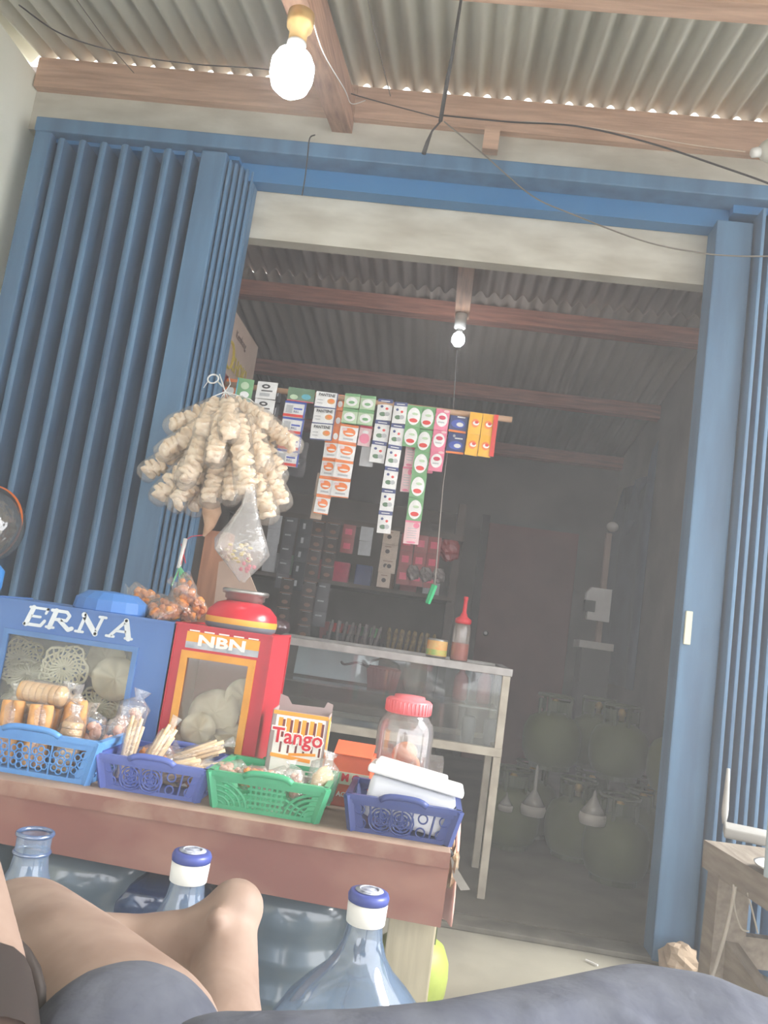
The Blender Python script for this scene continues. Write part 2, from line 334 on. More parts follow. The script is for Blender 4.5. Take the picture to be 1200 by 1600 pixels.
fr((cx0, YC-.006, .503), (cx1, YC+.028, .533), 'bottom_rail', M_alu2); fr((cx1-.03, YC+.03, .503), (cx1, cyb-.03, .533), 'bottom_rail', M_alu2); fr((cx0, cyb-.03, .503), (cx1, cyb, .533), 'bottom_rail', M_alu2)
fr((cx0+.03, YC+.03, .506), (cx1-.03, cyb-.03, .514), 'case_floor', mat('case_board', (150, 150, 146), .7), 0)
fr((cx0+pw, YC+.008, .534), (cx1-pw, YC+.012, TC-.026), 'front_glass', M_glass, 0); fr((cx1-.016, YC+.03, .534), (cx1-.012, cyb-.03, TC-.026), 'side_glass', M_glass, 0)
fr((cx0+.03, YC+.03, TC-.012), (cx1-.03, cyb-.03, TC-.007), 'top_glass', M_glass, 0); fr((cx0+.03, YC+.02, .660), (cx1-.03, YC+.26, .667), 'glass_shelf', film('shelf_glass', (.9, .93, .93), .75, (200, 205, 205), .15, .05), 0)
fr((cx0+.03, cyb-.012, .534), (cx1-.03, cyb-.008, TC-.026), 'back_glass', M_glass, 0)
# things in and on the case
p = aY(455, 1090, YC+.2)
b = B(); q0 = aY(478, 1033, YC+.24); q1 = aY(570, 1075, YC+.24); b.box(((q0.x+q1.x)/2, YC+.24, .735), (q1.x-q0.x+.08, .004, .125), (R_(-12), 0, 0)); tag(b.obj('tray', mat('pale_blue_tray', (214, 228, 236), .4)), 'pale blue flat tray leaning on the glass shelf inside the display case', 'tray')
c = aY(597, 1068, YC+.17); zb = .668
t = thing('plastic_basket', 'dark red ribbed basket with black handle on the glass shelf of the case', 'basket', (c.x, YC+.17, zb))
b = B()
for k in range(24):
    a = 2*PI*k/24; b.bar((.05*math.cos(a), .05*math.sin(a), .0), (.064*math.cos(a), .064*math.sin(a), .075), .009)
b.lathe([(.048, 0), (.050, .004), (.060, .07), (.066, .078), (.064, .082), (.058, .07), (.046, .006)], 24); b.obj('basket_body', mat('maroon_plastic', (150, 50, 60), .5), t)
B().tube([(-.06, 0, .078), (-.05, 0, .10), (0, 0, .118), (.05, 0, .10), (.06, 0, .078)], .004, 8).obj('handle', M_black, t, True)
wire(smoothpts([Vector((c.x-.06, YC+.13, .745)), Vector((c.x-.10, YC+.12, .755)), Vector((c.x-.15, YC+.12, .742)), Vector((c.x-.165, YC+.12, .752))]), .005, 'tongs', 'dark tongs sticking out left of the red basket in the case', M_black, 'tongs')
c = aY(640, 1060, YC+.2); b = B(); b.lathe([(.028, 0), (.04, .03), (.045, .08), (.04, .12), (.025, .135)], 16, wob=lambda r, a, z: Vector((.006*math.sin(3*a), .004*math.cos(2*a+z*40), 0)))
o = b.obj('paper_bag', mat('tan_paper', (170, 160, 142), .8), smooth=True); o.location = (c.x+.02, YC+.23, .668); tag(o, 'tan crumpled paper bag beside the red basket in the display case', 'bag')
for i, (px, h, s) in enumerate(((715, .12, .028), (752, .13, .026))):
    c = aY(px, 1110, YC+.17); o = B().lathe([(s*.8, 0), (s, .01), (s, h*.6), (s*.9, h*.75), (s*.4, h*.9), (s*.4, h)], 16).obj('drink_pouch', mat('pink_pouch', (190, 120, 120), .5, (150, 90, 95), 14), smooth=True)
    o.location = (c.x, YC+.17, .668); tag(o, ('left' if i == 0 else 'right')+' one of two dull pink bottles on the glass shelf of the case', 'bottle')
for i, px in enumerate((730, 765)):
    c = aY(px, 1150, YC+.18); o = B().lathe([(.022, 0), (.025, .01), (.027, .09), (.020, .1)], 16).obj('food_container', mat('grey_pot', (150, 152, 155), .4), smooth=True)
    o.location = (c.x, YC+.18, .515); tag(o, ('left' if i == 0 else 'right')+' grey pot on the floor of the display case', 'pot')
# tin and sauce bottle
c = aY(682, 1018, YC+.05)
t = thing('food_tin', 'small yellow and green labelled tin standing on the display case', 'tin', (c.x, YC+.05, TC+.004))
B().lathe([(.036, 0), (.038, .003), (.038, .066), (.036, .07), (.001, .07)], 24).obj('can', M_steel, t, True)
b = B().m(mat('yellow_label', (232, 196, 120), .4, (236, 150, 70), 26)).lathe([(.0386, .008), (.0386, .063)], 24, cap=False); b.m(mat('green_label', (130, 190, 100), .4, (225, 190, 90), 30)).lathe([(.0389, .010), (.0389, .03)], 24, cap=False); b.obj('paper_label', None, t, True)
c = aY(717, 1025, YC+.06)
t = thing('sauce_bottle', 'squeeze bottle of red sauce with red nozzle standing on the display case', 'bottle', (c.x, YC+.06, TC+.004))
B().lathe([(.030, 0), (.033, .004), (.033, .11), (.031, .128), (.026, .14)], 24).obj('bottle_body', film('sauce_plastic', (.95, .92, .9), .78, (205, 190, 180), .1, .2), t, True)
B().lathe([(.030, .003), (.0325, .006), (.0325, .066), (.001, .062)], 24).obj('sauce', mat('red_sauce', (205, 62, 44), .5), t, True)
B().lathe([(.027, .138), (.031, .142), (.031, .155), (.014, .166), (.012, .175), (.008, .18), (.007, .225), (.009, .228), (.009, .24), (.001, .241)], 20).obj('nozzle_cap', mat('red_cap', (226, 48, 62), .35), t, True)
c = aY(433, 978, YC+.05); o = B().ball((0, 0, .03), (.042, .035, .03), lump=.2).obj('wrapped_bun', film('smoke_film', (.5, .42, .45), .4, (120, 70, 85), .25, .15, .6), smooth=True); o.location = (c.x, YC+.1, TC+.004); tag(o, 'dark pink wrapped bun on the display case behind the red tin', 'food package')
# ============================================================ SNACK TABLE
ZT = .512; YT = 1.60
t = thing('snack_table', 'low red brown table with a deep front board carrying the snacks', 'table', (-.5, 1.95, 0))
def tb(a, b_, name, m, bev=0): B().b2([a[0]+.5, a[1]-1.95, a[2]], [b_[0]+.5, b_[1]-1.95, b_[2]], bev).obj(name, m, t)
M_red = mat('worn_red_board', (134, 88, 80), .75, (166, 128, 112), 7, bump=.25, lo=.45, hi=.8, stretch=(.6, 1, 1))
tb((-1.75, YT-.012, ZT-.028), (.088, 2.42, ZT), 'tabletop', mat('dusty_tabletop', (170, 146, 130), .85, (140, 118, 104), 9, bump=.2), .003)
b = B(); b.prism([(-1.25, -.087-.028+.014), (.586, -.120-.014), (.588, -.028+.0), (-1.25, -.028)], .028, Matrix.Translation((0, YT-1.95-.012, ZT))); b.obj('front_board', M_red, t)
b = B(); b.prism([(-1.25, -.028), (.588, -.028), (.588, .0005), (-1.25, .0005)], .004, Matrix.Translation((0, YT-1.95-.0165, ZT))); b.obj('front_edging', mat('edging', (136, 94, 84), .8, (172, 144, 126), 14, lo=.42, hi=.75), t)
tb((-.012, YT+.10, 0), (.084, YT+.16, ZT-.028), 'leg', mat('tan_post', (196, 186, 160), .8, (170, 160, 134), 6, stretch=(8, 8, 1)), .004)
tb((-.012, 2.30, 0), (.075, 2.38, ZT-.028), 'leg', M_wood, .004); tb((-1.70, YT+.10, 0), (-1.62, YT+.16, ZT-.028), 'leg', M_wood, .004); tb((-1.70, 2.30, 0), (-1.62, 2.38, ZT-.028), 'leg', M_wood, .004)
# pink cloth, foil and knife at the right end of the table
q = aY(712, 1320, 1.72)
b = B(); n = 14; rows = []
for j in range(8):
    z = .56-.024*j*1.2; rows.append([b.bm.verts.new((.094+.010*math.sin(i*.9+j*.3)+.008*j/8, 1.66+.012*i, z+.006*math.sin(i))) for i in range(n)])
for a, c in zip(rows, rows[1:]):
    for i in range(n-1): b._f([a[i], a[i+1], c[i+1], c[i]])
tag(b.obj('cleaning_cloth', mat('pink_cloth', (232, 180, 168), .85), smooth=True, solid=.004), 'pale pink cloth hanging over the right end of the snack table', 'cloth')
t = thing('knife', 'curved knife hanging at the right end of the snack table', 'knife', (.105, 1.64, .43))
P0 = aY(704, 1338, 1.63)-Vector(t.location); P1 = aY(716, 1362, 1.63)-Vector(t.location); P2 = aY(735, 1393, 1.63)-Vector(t.location); P3 = aY(708, 1372, 1.63)-Vector(t.location); P4 = aY(720, 1394, 1.63)-Vector(t.location)
b = B(); b.prism([(P0.x, P0.z), (P1.x, P1.z), (P2.x, P2.z), (P4.x, P4.z), (P3.x, P3.z)], .002); b.obj('blade', M_steel, t)
B().tube([P0, aY(700, 1330, 1.63)-Vector(t.location), aY(692, 1322, 1.64)-Vector(t.location)], .008, 8).obj('handle', M_black, t, True)
c = aY(703, 1352, 1.66); o = B().ball((0, 0, 0), (.013, .03, .045), lump=.5, ls=60).obj('foil_packet', mat('brown_foil', (165, 130, 105), .3, (220, 200, 170), 40, metal=.5)); o.location = (c.x+.004, 1.67, c.z); tag(o, 'crumpled brown foil packet hanging at the table end behind the knife', 'packet')
# ------------------------------------------------------------ baskets
def basket(name_lbl, x0, x1, y0, dep, h, m, style, rotz=0, sty_handle=True):
    L = x1-x0; t = thing('plastic_basket', name_lbl, 'basket', ((x0+x1)/2, y0+dep/2, ZT+.001), (0, 0, rotz))
    tp = .86; hx, hy = L/2, dep/2; bx, by = hx*tp, hy*tp; th = .004
    b = B()
    def P(u, v, side):   # u -1..1 along, v 0..1 up
        s = tp+(1-tp)*v
        if side == 0: return Vector((u*hx*s, -hy*s, v*h))
        if side == 1: return Vector((hx*s, u*hy*s, v*h))
        if side == 2: return Vector((-u*hx*s, hy*s, v*h))
        return Vector((-hx*s, -u*hy*s, v*h))
    for sd in range(4):
        Ls = L if sd % 2 == 0 else dep
        b.bar(P(-1, .04, sd), P(1, .04, sd), .006, .009)
        b.bar(P(-1, .80, sd), P(1, .80, sd), .004, .006)
        b.bar(P(-1, 0, sd), P(-1, 1, sd), .014, .014)
        # corner plates
        for u0 in (-1, 1): b.bar(P(u0*(1-.035/Ls), .05, sd), P(u0*(1-.02/Ls), .95, sd), .02, .003, up=(P(0, .5, sd)-Vector((0, 0, h/2))))
        def ring(u, v, r, rr=.0016):
            c = P(u, v, sd); M = (Matrix.Rotation(PI/2, 4, 'X') if sd % 2 == 0 else Matrix.Rotation(PI/2, 4, 'Y')); b.torus(c, r, rr, M, 14, 4)
        def rib(u, v0=.04, v1=.8, r=.003): b.bar(P(u, v0, sd), P(u, v1, sd), r)
        k = max(2, int(Ls/.042))
        if style == 'flower':
            for i in range(k):
                u = -1+2*(i+.5)/k; cc = P(u, .42, sd)
                if i % 2 == 0 or True:
                    ring(u, .42, h*.08)
                    for q in range(8):
                        a = 2*PI*q/8; ring(u+math.cos(a)*h*.2/(Ls/2), .42+math.sin(a)*.22, h*.075)
            for i in range(k+1): rib(-1+2*i/k)
        elif style == 'rose':
            for i in range(k+1): rib(-1+2*i/k)
            for i in range(k):
                u = -1+2*(i+.5)/k
                if sd % 2 == 0 and i in (1, 2) or (i == k//2 and k > 4):
                    for q in range(4): ring(u, .42, h*(.09+.09*q))
                    for q in range(6): ring(u+math.cos(q*PI/3)*h*.16/(Ls/2), .42+math.sin(q*PI/3)*.16, h*.12)
                    rib(u)
                else:
                    ring(u, .62, h*.13); ring(u, .22, h*.13)
        else:   # fan / mesh
            for i in range(int(Ls/.011)):
                u = -1+2*(i+.5)/int(Ls/.011)
                if abs(u) < .34: rib(u, .05, .8, .0045)
            for v in (.2, .35, .5, .65): b.bar(P(-.34, v, sd), P(.34, v, sd), .0045)
            for s in (-1, 1):
                for q in range(5):
                    pts = [P(s*(.92-(.10+.11*q)*math.cos(a)), .10+(.10+.14*q)*math.sin(a), sd) for a in [PI/2*z/8 for z in range(9)] if .10+(.10+.14*q)*math.sin(a) < .82]
                    if len(pts) > 1: b.tube(pts, .0028, 5)
                for q in range(3): b.bar(P(s*.36, .1+.2*q, sd), P(s*.9, .05+.05*q, sd), .003)
    b.obj('lattice_side', m, t)
    b = B()
    for sd in range(4): b.bar(P(-1.03, .96, sd), P(1.03, .96, sd), .012, .010); b.bar(P(-1.02, .90, sd), P(1.02, .90, sd), .005, .016)
    rm_ = b.obj('rim', m, t)
    b = B(); b.box((0, 0, .003), (bx*2, by*2, .004)); b.obj('base', m, t)
    if sty_handle:
        for sgn in (-1, 1):
            b = B(); pts = [Vector((u*hx*.42, sgn*(hy+.004), h*(.99)+.009*(1-u**4))) for u in [-1+i/5 for i in range(11)]]; b.tube(pts, .0065, 8); b.obj('handle', m, rm_, True)
    return t
M_bk1 = mat('sky_blue_plastic', (78, 138, 206), .4, (96, 156, 220), 6); M_bk2 = mat('indigo_plastic', (72, 92, 168), .4, (90, 108, 180), 6)
M_bk3 = mat('green_plastic', (56, 152, 112), .4, (74, 168, 124), 6); M_bk4 = mat('navy_plastic', (52, 66, 122), .4, (66, 82, 140), 6)
basket('sky blue plastic basket with flower lattice at the left end of the table', -.925, -.637, 1.635, .19, .088, M_bk1, 'flower')
basket('indigo plastic basket with rose lattice second from the left', -.638, -.412, 1.64, .19, .066, M_bk2, 'rose')
basket('green plastic basket with fan pattern in front of the wafer carton', -.402, -.166, 1.63, .19, .070, M_bk3, 'fan')
basket('navy plastic basket holding a white tub at the right table end', -.122, .097, 1.625, .17, .068, M_bk4, 'rose')
# ------------------------------------------------------------ snack packs
def pouch(L, W, T, seed=0, flare=.5, n=14):   # film bag along +z, tied flare at top
    b = B(); rows = []
    for j in range(n+1):
        t = j/n; z = t*L
        if t < .12: k = .55+.45*t/.12
        elif t < .74: k = 1
        elif t < .84: k = 1-(t-.74)/.10*(1-flare*.5)
        else: k = flare*.5+(t-.84)/.16*flare*.6
        tt = T*k if t < .8 else T*.25
        rows.append((W*k, tt, z))
    for wv, tv, z in rows: pass
    rings = [[b.bm.verts.new((wv/2*math.cos(a)*(1+.10*math.sin(5*a+z*60+seed)), tv/2*math.sin(a)*(1+.10*math.cos(4*a+z*50+seed)), z)) for a in [2*PI*i/16 for i in range(16)]] for wv, tv, z in rows]
    for a, c in zip(rings, rings[1:]):
        for i in range(16): b._f([a[i], a[(i+1) % 16], c[(i+1) % 16], c[i]])
    b._f(rings[0][::-1]); return b
M_wafer = mat('rolled_wafer', (232, 176, 112), .7, (186, 130, 82), 30, bump=.3); M_bread = mat('golden_cracker', (226, 190, 140), .7, (205, 160, 104), 24, bump=.3)
M_stick = mat('pale_stick', (240, 218, 182), .7, (214, 178, 132), 30, bump=.3); M_nut = mat('brown_snack', (214, 122, 62), .7, (240, 170, 100), 60, bump=.8); M_pink = mat('pinkish_snack', (212, 140, 118), .7, (244, 206, 184), 40, bump=.5)
M_cream = mat('cream_cracker', (252, 236, 212), .75, (230, 200, 164), 38, bump=.6)
def pack(kind, label, loc, rot, group):
    t = thing('snack_pack', label, 'snack pack', loc, rot, group)
    if kind == 'roll':
        b = B()
        for k, (x, y) in enumerate(((-.012, -.008), (.012, -.008), (0, .010))): b.lathe([(.011, .004), (.0125, .01), (.0125, .125), (.011, .13)], 14, Matrix.Translation((x, y, 0)))
        b.obj('wafer_rolls', M_wafer, t, True); pouch(.165, .052, .046, 1).obj('wrapper', M_film, t, True, fixn=False)
    elif kind == 'round':
        b = B()
        for k in range(7): b.lathe([(.020, .006+k*.014), (.0215, .009+k*.014), (.0215, .016+k*.014), (.020, .019+k*.014)], 18)
        b.obj('cracker_stack', M_bread, t, True); pouch(.14, .050, .050, 2).obj('wrapper', M_film, t, True, fixn=False)
    elif kind == 'stick':
        b = B()
        for k in range(9): a = k*2.4; r = .004*math.sqrt(k); b.tube([(r*math.cos(a), r*math.sin(a)*.7, .006), (r*math.cos(a)*1.5, r*math.sin(a), .125+.01*math.sin(k*3))], .0038, 6)
        b.obj('cracker_sticks', M_stick, t, True); pouch(.155, .036, .030, 3, .6).obj('wrapper', M_film, t, True, fixn=False)
    elif kind == 'nut':
        b = B(); rr = random.Random(5)
        for k in range(26): b.ball((rr.uniform(-.026, .026), rr.uniform(-.012, .012), rr.uniform(.01, .082)), rr.uniform(.007, .011), seg=8, lump=.5, ls=90)
        b.obj('fried_snack', M_nut, t, True); pouch(.125, .078, .040, 4, .5).obj('wrapper', M_film, t, True, fixn=False)
    elif kind == 'pink':
        b = B(); rr = random.Random(8)
        for k in range(14): b.ball((rr.uniform(-.02, .02), rr.uniform(-.01, .01), rr.uniform(.012, .085)), (rr.uniform(.008, .013), .008, rr.uniform(.01, .016)), seg=8, lump=.4, ls=60)
        b.obj('pink_snack', M_pink, t, True); pouch(.13, .066, .040, 6, .55).obj('wrapper', M_film, t, True, fixn=False)
    elif kind == 'oval':
        b = B(); b.ball((0, 0, .05), (.032, .016, .046), lump=.15); b.obj('bread', mat('pale_bread', (212, 186, 138), .7, (190, 160, 108), 20, bump=.3), t, True); pouch(.135, .085, .048, 7, .5).obj('wrapper', M_film, t, True, fixn=False)
    return t
PRO = {}
def put(kind, x, y, z, rx=0, ry=0, rz=0, label='', group='', sc=1):
    if kind not in PRO: PRO[kind] = o = pack(kind, label, (x, y, z), (R_(rx), R_(ry), R_(rz)), group)
    else: o = dup(PRO[kind], (x, y, z), (R_(rx), R_(ry), R_(rz)), label); o['group'] = group
    o.scale = (sc,)*3; return o
G1 = 'wrapped snacks in the sky blue basket'
zb = ZT+.006
for i, (px, k, lb, ry) in enumerate(((8, 'roll', 'roll of wafers in clear film at the far left of the sky blue basket', -4), (52, 'roll', 'upright wafer roll pack second from left in the sky blue basket', -2), (100, 'round', 'upright stack of round golden crackers in film in the sky blue basket', 4))):
    c = aY(px+6, 1160, 1.69); put(k, c.x, 1.69, zb, -6, ry, 20*i, lb, G1)
for i, (px, k, lb) in enumerate(((150, 'pink', 'pinkish snack bag leaning at the right end of the sky blue basket'), (118, 'roll', 'wafer pack half hidden behind the crackers in the sky blue basket'), (30, 'round', 'round cracker pack at the back left of the sky blue basket'), (78, 'roll', 'wafer roll pack at the back middle of the sky blue basket'), (172, 'pink', 'red tinged snack bag sticking out high at the basket corner'))):
    c = aY(px, 1150, 1.76); put(k, min(c.x, -.665), 1.765, zb+.012, 4, 5*i-10, 15*i, lb, G1)
c = aY(72, 1092, 1.72)
put('round', c.x-.062, 1.715, .668, 0, 90, 0, 'orange brown cracker roll lying across the top of the sky blue basket packs', G1)
c2 = aY(200, 1125, 1.80); put('pink', -.655, 1.80, zb+.05, 0, 12, 10, 'pink snack bag leaning between the two left baskets', G1)
G2 = 'wrapped snacks in the indigo basket'
for px, py, ry, rz, lb in ((190, 1200, 4, 0, 'upright pale stick pack at the left end of the indigo basket'), (217, 1200, 24, 20, 'pale stick pack tilted to the right in the indigo basket')):
    c = aY(px, py, 1.70); put('stick', c.x, 1.70, zb, -8, ry, rz, lb, G2)
for i, (px, py, ry, lb) in enumerate(((262, 1205, 70, 'stick pack lying near the middle of the indigo basket'), (300, 1200, 76, 'long pale stick pack lying over the right rim of the indigo basket'), (275, 1215, 100, 'stick pack lying at the bottom of the indigo basket'), (250, 1225, 82, 'stick pack lying low at the front of the indigo basket'), (290, 1185, 66, 'stick pack leaning at the back of the indigo basket'))):
    c = aY(px, py, 1.70+.02*i); put('stick', c.x-.05, 1.69+.022*i, max(c.z-.02, zb+.02), 0, ry, 6*i-10, lb, G2, 1.05)
for i, (px, yy, ry, lb) in enumerate(((235, 1.76, 60, 'fried brown snack bag at the back left of the indigo basket'), (300, 1.72, 80, 'fried brown snack bag at the right end inside the indigo basket'))):
    c = aY(px, 1235, yy); put('nut', c.x-.04, yy, zb+.025, 0, ry, 0, lb, G2, .8)
G3 = 'wrapped snacks in the green basket'
for i, (px, py, yy, k, rx, ry, sc_, lb) in enumerate(((358, 1206, 1.68, 'pink', 0, 78, .62, 'small pinkish snack bag at the left of the green basket'), (395, 1216, 1.67, 'nut', 10, 80, .62, 'small brown snack bag lying in the middle of the green basket'), (468, 1224, 1.68, 'pink', -15, -14, .62, 'crinkled clear snack bag before the oval bread in the green basket'), (498, 1226, 1.69, 'oval', -15, 16, .78, 'wrapped oval pale bread leaning at the right of the green basket'), (425, 1222, 1.75, 'pink', 0, 80, .7, 'pinkish snack bag lying at the back of the green basket'))):
    c = aY(px, py, yy); put(k, c.x-(.03 if ry > 50 else 0), yy, max(c.z-(.05 if ry < 50 else .005), zb+.022), rx, ry, 10*i, lb, G3, sc_)
# bags of fried snack piled on the tins
G5 = 'bags of orange fried snack piled over the tins'
for i, (px, py, yy, rx, ry, lb) in enumerate(((235, 965, 2.04, -70, 10, 'fried snack bag at the left end of the pile by the blue lid'), (268, 978, 1.98, -75, -30, 'fried snack bag at the front of the pile between the tins'), (300, 965, 2.04, -60, 40, 'fried snack bag in the middle of the pile between the tins'), (252, 945, 2.10, -60, 60, 'fried snack bag on top at the left of the pile'), (325, 955, 2.10, -50, 20, 'fried snack bag at the right end of the pile by the red dome'), (290, 940, 2.12, -30, -50, 'fried snack bag at the top back of the pile under the green ties'))):
    c = aY(px, py, yy); put('nut', c.x, yy-.03, max(c.z-.01, .862), rx, ry, 30*i, lb, G5, 1.05)
# ------------------------------------------------------------ white tub, jar, cartons
M_tub = mat('milky_tub', (250, 250, 250), .35, (240, 242, 246), 4)
t = thing('plastic_tub', 'white lidded plastic tub tilted in the navy basket', 'tub', (-.005, 1.70, ZT+.012), (R_(-4), R_(7), R_(-2)))
B().box((0, 0, .042), (.176, .115, .082), bev=.014).obj('tub_body', film('milky_tub_body', (1, 1, 1), .15, (238, 242, 250), .06, .3), t, True)
b = B(); b.box((0, 0, .094), (.196, .132, .016), bev=.006); b.box((-.012, 0, .106), (.15, .10, .012), bev=.005); b.obj('lid', M_tub, t, True)
c = aY(632, 1160, 1.95)
t = thing('snack_jar', 'clear plastic jar with pink screw lid and brown snacks inside', 'jar', (-.033, 1.95, ZT))
B().lathe([(.055, 0), (.064, .006), (.067, .03), (.067, .165), (.064, .182), (.052, .198), (.047, .205), (.047, .215)], 32).obj('jar_body', film('jar_plastic', (.97, .97, .97), .84, (215, 215, 218), .16, .08), t, True, fixn=False)
b = B(); b.lathe([(.052, .205), (.054, .207), (.054, .234), (.050, .238), (.038, .239), (.036, .246), (.001, .246)], 32)
for k in range(36): a = 2*PI*k/36; b.bar((.054*math.cos(a), .054*math.sin(a), .208), (.054*math.cos(a), .054*math.sin(a), .233), .003)
b.obj('screw_lid', mat('coral_lid', (240, 120, 128), .4), t, True)
for i, (x, y, z, a) in enumerate(((-.02, -.02, .03, 30), (.02, -.015, .035, 60), (0, .02, .03, 10), (-.01, -.01, .075, 80), (.025, .0, .08, 120), (.005, -.02, .115, 20))):
    M = Matrix.Rotation(R_(a), 4, 'Z')@Matrix.Rotation(R_(60+10*i), 4, 'X'); o = B().lathe([(.001, -.008), (.028, -.006), (.031, 0), (.028, .006), (.001, .008)], 18).obj('fried_cracker', mat('jar_snack', (214, 140, 92), .7, (190, 112, 70), 20), smooth=True)
    o.matrix_world = Matrix.Translation((-.033+x, 1.95+y, ZT+z))@M; tag(o, 'round brown cracker inside the pink lidded jar', 'cracker', 'crackers in the jar')
# wafer carton
t = thing('wafer_carton', 'open wafer carton with stripes and red lettering behind the green basket', 'carton', (-.268, 1.86, ZT), (0, 0, R_(3)))
M_card = mat('grey_card', (176, 160, 158), .8); M_or = mat('orange_print', (246, 150, 40), .5, (250, 176, 70), 20); M_cw = mat('white_print', (250, 246, 240), .5); M_rd = mat('red_print', (214, 34, 56), .5); M_mar = mat('maroon_print', (120, 50, 50), .5)
hw, hd, hh = .063, .045, .185
b = B(); b.m(M_card)
for a, c in (((-hw, -hd, 0), (hw, -hd+.002, hh)), ((-hw, hd-.002, 0), (hw, hd, hh)), ((-hw, -hd, 0), (-hw+.002, hd, hh)), ((hw-.002, -hd, 0), (hw, hd, hh)), ((-hw, -hd, 0), (hw, hd, .002))): b.b2(a, c)
b.obj('carton_body', None, t)
b = B(); b.m(M_card); T = Matrix.Translation((0, -hd, hh))
b.prism([(-hw, 0), (hw, 0), (hw, .018), (hw-.014, .022), (hw-.02, .008), (-hw+.03, .006), (-hw+.018, .022), (-hw, .026)], .0015, Matrix.Translation((0, hd-.002, hh))); b.obj('flap', None, t)
b = B(); yf = -hd-.0012
b.m(M_cw).b2((-hw+.010, yf, .05), (hw-.006, -hd, .175)); b.m(M_or).b2((-hw+.002, yf-.0002, .176), (hw-.001, -hd, .184))
for k in range(6): x = -hw+.016+k*.0175; b.m(M_or).b2((x, yf-.0004, .128), (x+.010, yf, .170)); b.m(M_mar).b2((x+.0095, yf-.0006, .128), (x+.015, yf, .167)); b.m(M_mar).b2((x+.0095, yf-.0006, .095), (x+.014, yf, .118))
b.m(M_or).box((-.01, yf-.0004, .086), (.09, .001, .008), (0, R_(3), 0)); b.m(M_or).box((.015, yf-.0004, .096), (.06, .001, .006), (0, R_(-6), 0)); b.obj('front_print', None, t)
b = B(); b.m(M_cw).text('Tango', .046, Matrix.Translation((0, yf-.001, .130)), .0006, .0035); b.m(M_rd).text('Tango', .046, Matrix.Translation((0, yf-.0022, .130)), .0006, .0008); b.obj('lettering', None, t)
b = B(); b.m(M_or).b2((hw, -hd+.004, .01), (hw+.001, hd-.02, .178)); b.m(M_cw).b2((hw, hd-.018, .01), (hw+.001, hd-.002, .165)); b.obj('side_print', None, t)
# orange lying carton
c = aY(545, 1220, 1.83)
t = thing('snack_carton', 'red and orange printed carton between the wafer carton and the jar', 'carton', (-.135, 1.86, ZT), (0, 0, R_(-3)))
b = B(); M_vr = mat('vermilion_card', (226, 104, 66), .6, (206, 84, 56), 8); b.m(M_vr).box((0, 0, .055), (.085, .09, .11), bev=.002); b.obj('carton_body', None, t)
b = B(); b.m(mat('pale_green_print', (206, 206, 188), .6)).b2((-.041, -.0468, .048), (.041, -.045, .074)); b.m(M_vr).box((0, -.03, .122), (.085, .05, .004), (R_(28), 0, 0)); b.obj('front_print', None, t)
b = B(); b.m(M_rd).text('M C', .022, Matrix.Translation((.0, -.0475, .062)), .0005, .001); b.obj('brand_lettering', None, t); b = B(); b.m(M_cw).text('AGUNG', .014, Matrix.Translation((.0, -.0462, .026)), .0005, .0004); b.obj('small_lettering', None, t)
o = B().b2((-.11, 2.06, ZT+.001), (.07, 2.16, .60)).obj('plastic_bag', film('dull_film', (.7, .7, .7), .5, (150, 148, 146), .1, .2, .5)); tag(o, 'dull grey plastic bag behind the pink lidded jar', 'bag')
# ------------------------------------------------------------ cracker tins
M_tin = mat('tin_blue', (70, 112, 176), .42, (84, 124, 184), 5, bump=.1); M_tinr = mat('tin_red', (194, 44, 62), .4, (178, 36, 54), 5, bump=.1)
def tin(label, x0, x1, y0, y1, zt, mbody, wx0, wx1, wz0, wz1, mframe, fw=.014):
    ox, oy = (x0+x1)/2, y0
    t = thing('cracker_tin', label, 'cracker tin', (ox, oy, ZT)); H = zt-ZT
    a, c, d = x0-ox, x1-ox, y1-y0; wa, wb, wc, wd = wx0-ox, wx1-ox, wz0-ZT, wz1-ZT; th = .003
    b = B(); b.b2((a, 0, 0), (wa, th, H)); b.b2((wb, 0, 0), (c, th, H)); b.b2((wa, 0, 0), (wb, th, wc)); b.b2((wa, 0, wd), (wb, th, H))
    b.b2((a, th, 0), (a+th, d, H)); b.b2((c-th, th, 0), (c, d, H)); b.b2((a, d-th, 0), (c, d, H)); b.b2((a, 0, H-th), (c, d, H)); b.b2((a, 0, 0), (c, d, th))
    for X in (a, c): b.bar((X, 0, 0), (X, 0, H), .006); b.bar((X, d, 0), (X, d, H), .006)
    b.bar((a, 0, H), (c, 0, H), .006); b.bar((c, 0, H), (c, d, H), .006); b.bar((a, 0, H), (a, d, H), .006)
    b.obj('tin_body', mbody, t)
    b = B()
    b.b2((wa-fw, -.006, wc-fw), (wa, .0, wd+fw)); b.b2((wb, -.006, wc-fw), (wb+fw, .0, wd+fw)); b.b2((wa, -.006, wd), (wb, .0, wd+fw)); b.b2((wa, -.006, wc-fw), (wb, .0, wc)); wf = b.obj('window_frame', mframe, t)
    B().b2((wa, .001, wc), (wb, .0025, wd)).obj('window_pane', film('tin_pane', (.97, .97, .95), .92, (200, 198, 188), .05, .06), wf)
    return t
t = tin('blue cracker tin lettered in white with a wide front window', -1.075, -.594, 1.85, 2.10, .850, M_tin, -.985, -.682, .56, .772, mat('tin_blue_frame', (88, 132, 190), .4), .012)
ox = (-1.075-.594)/2
b = B(); yf = -.0012
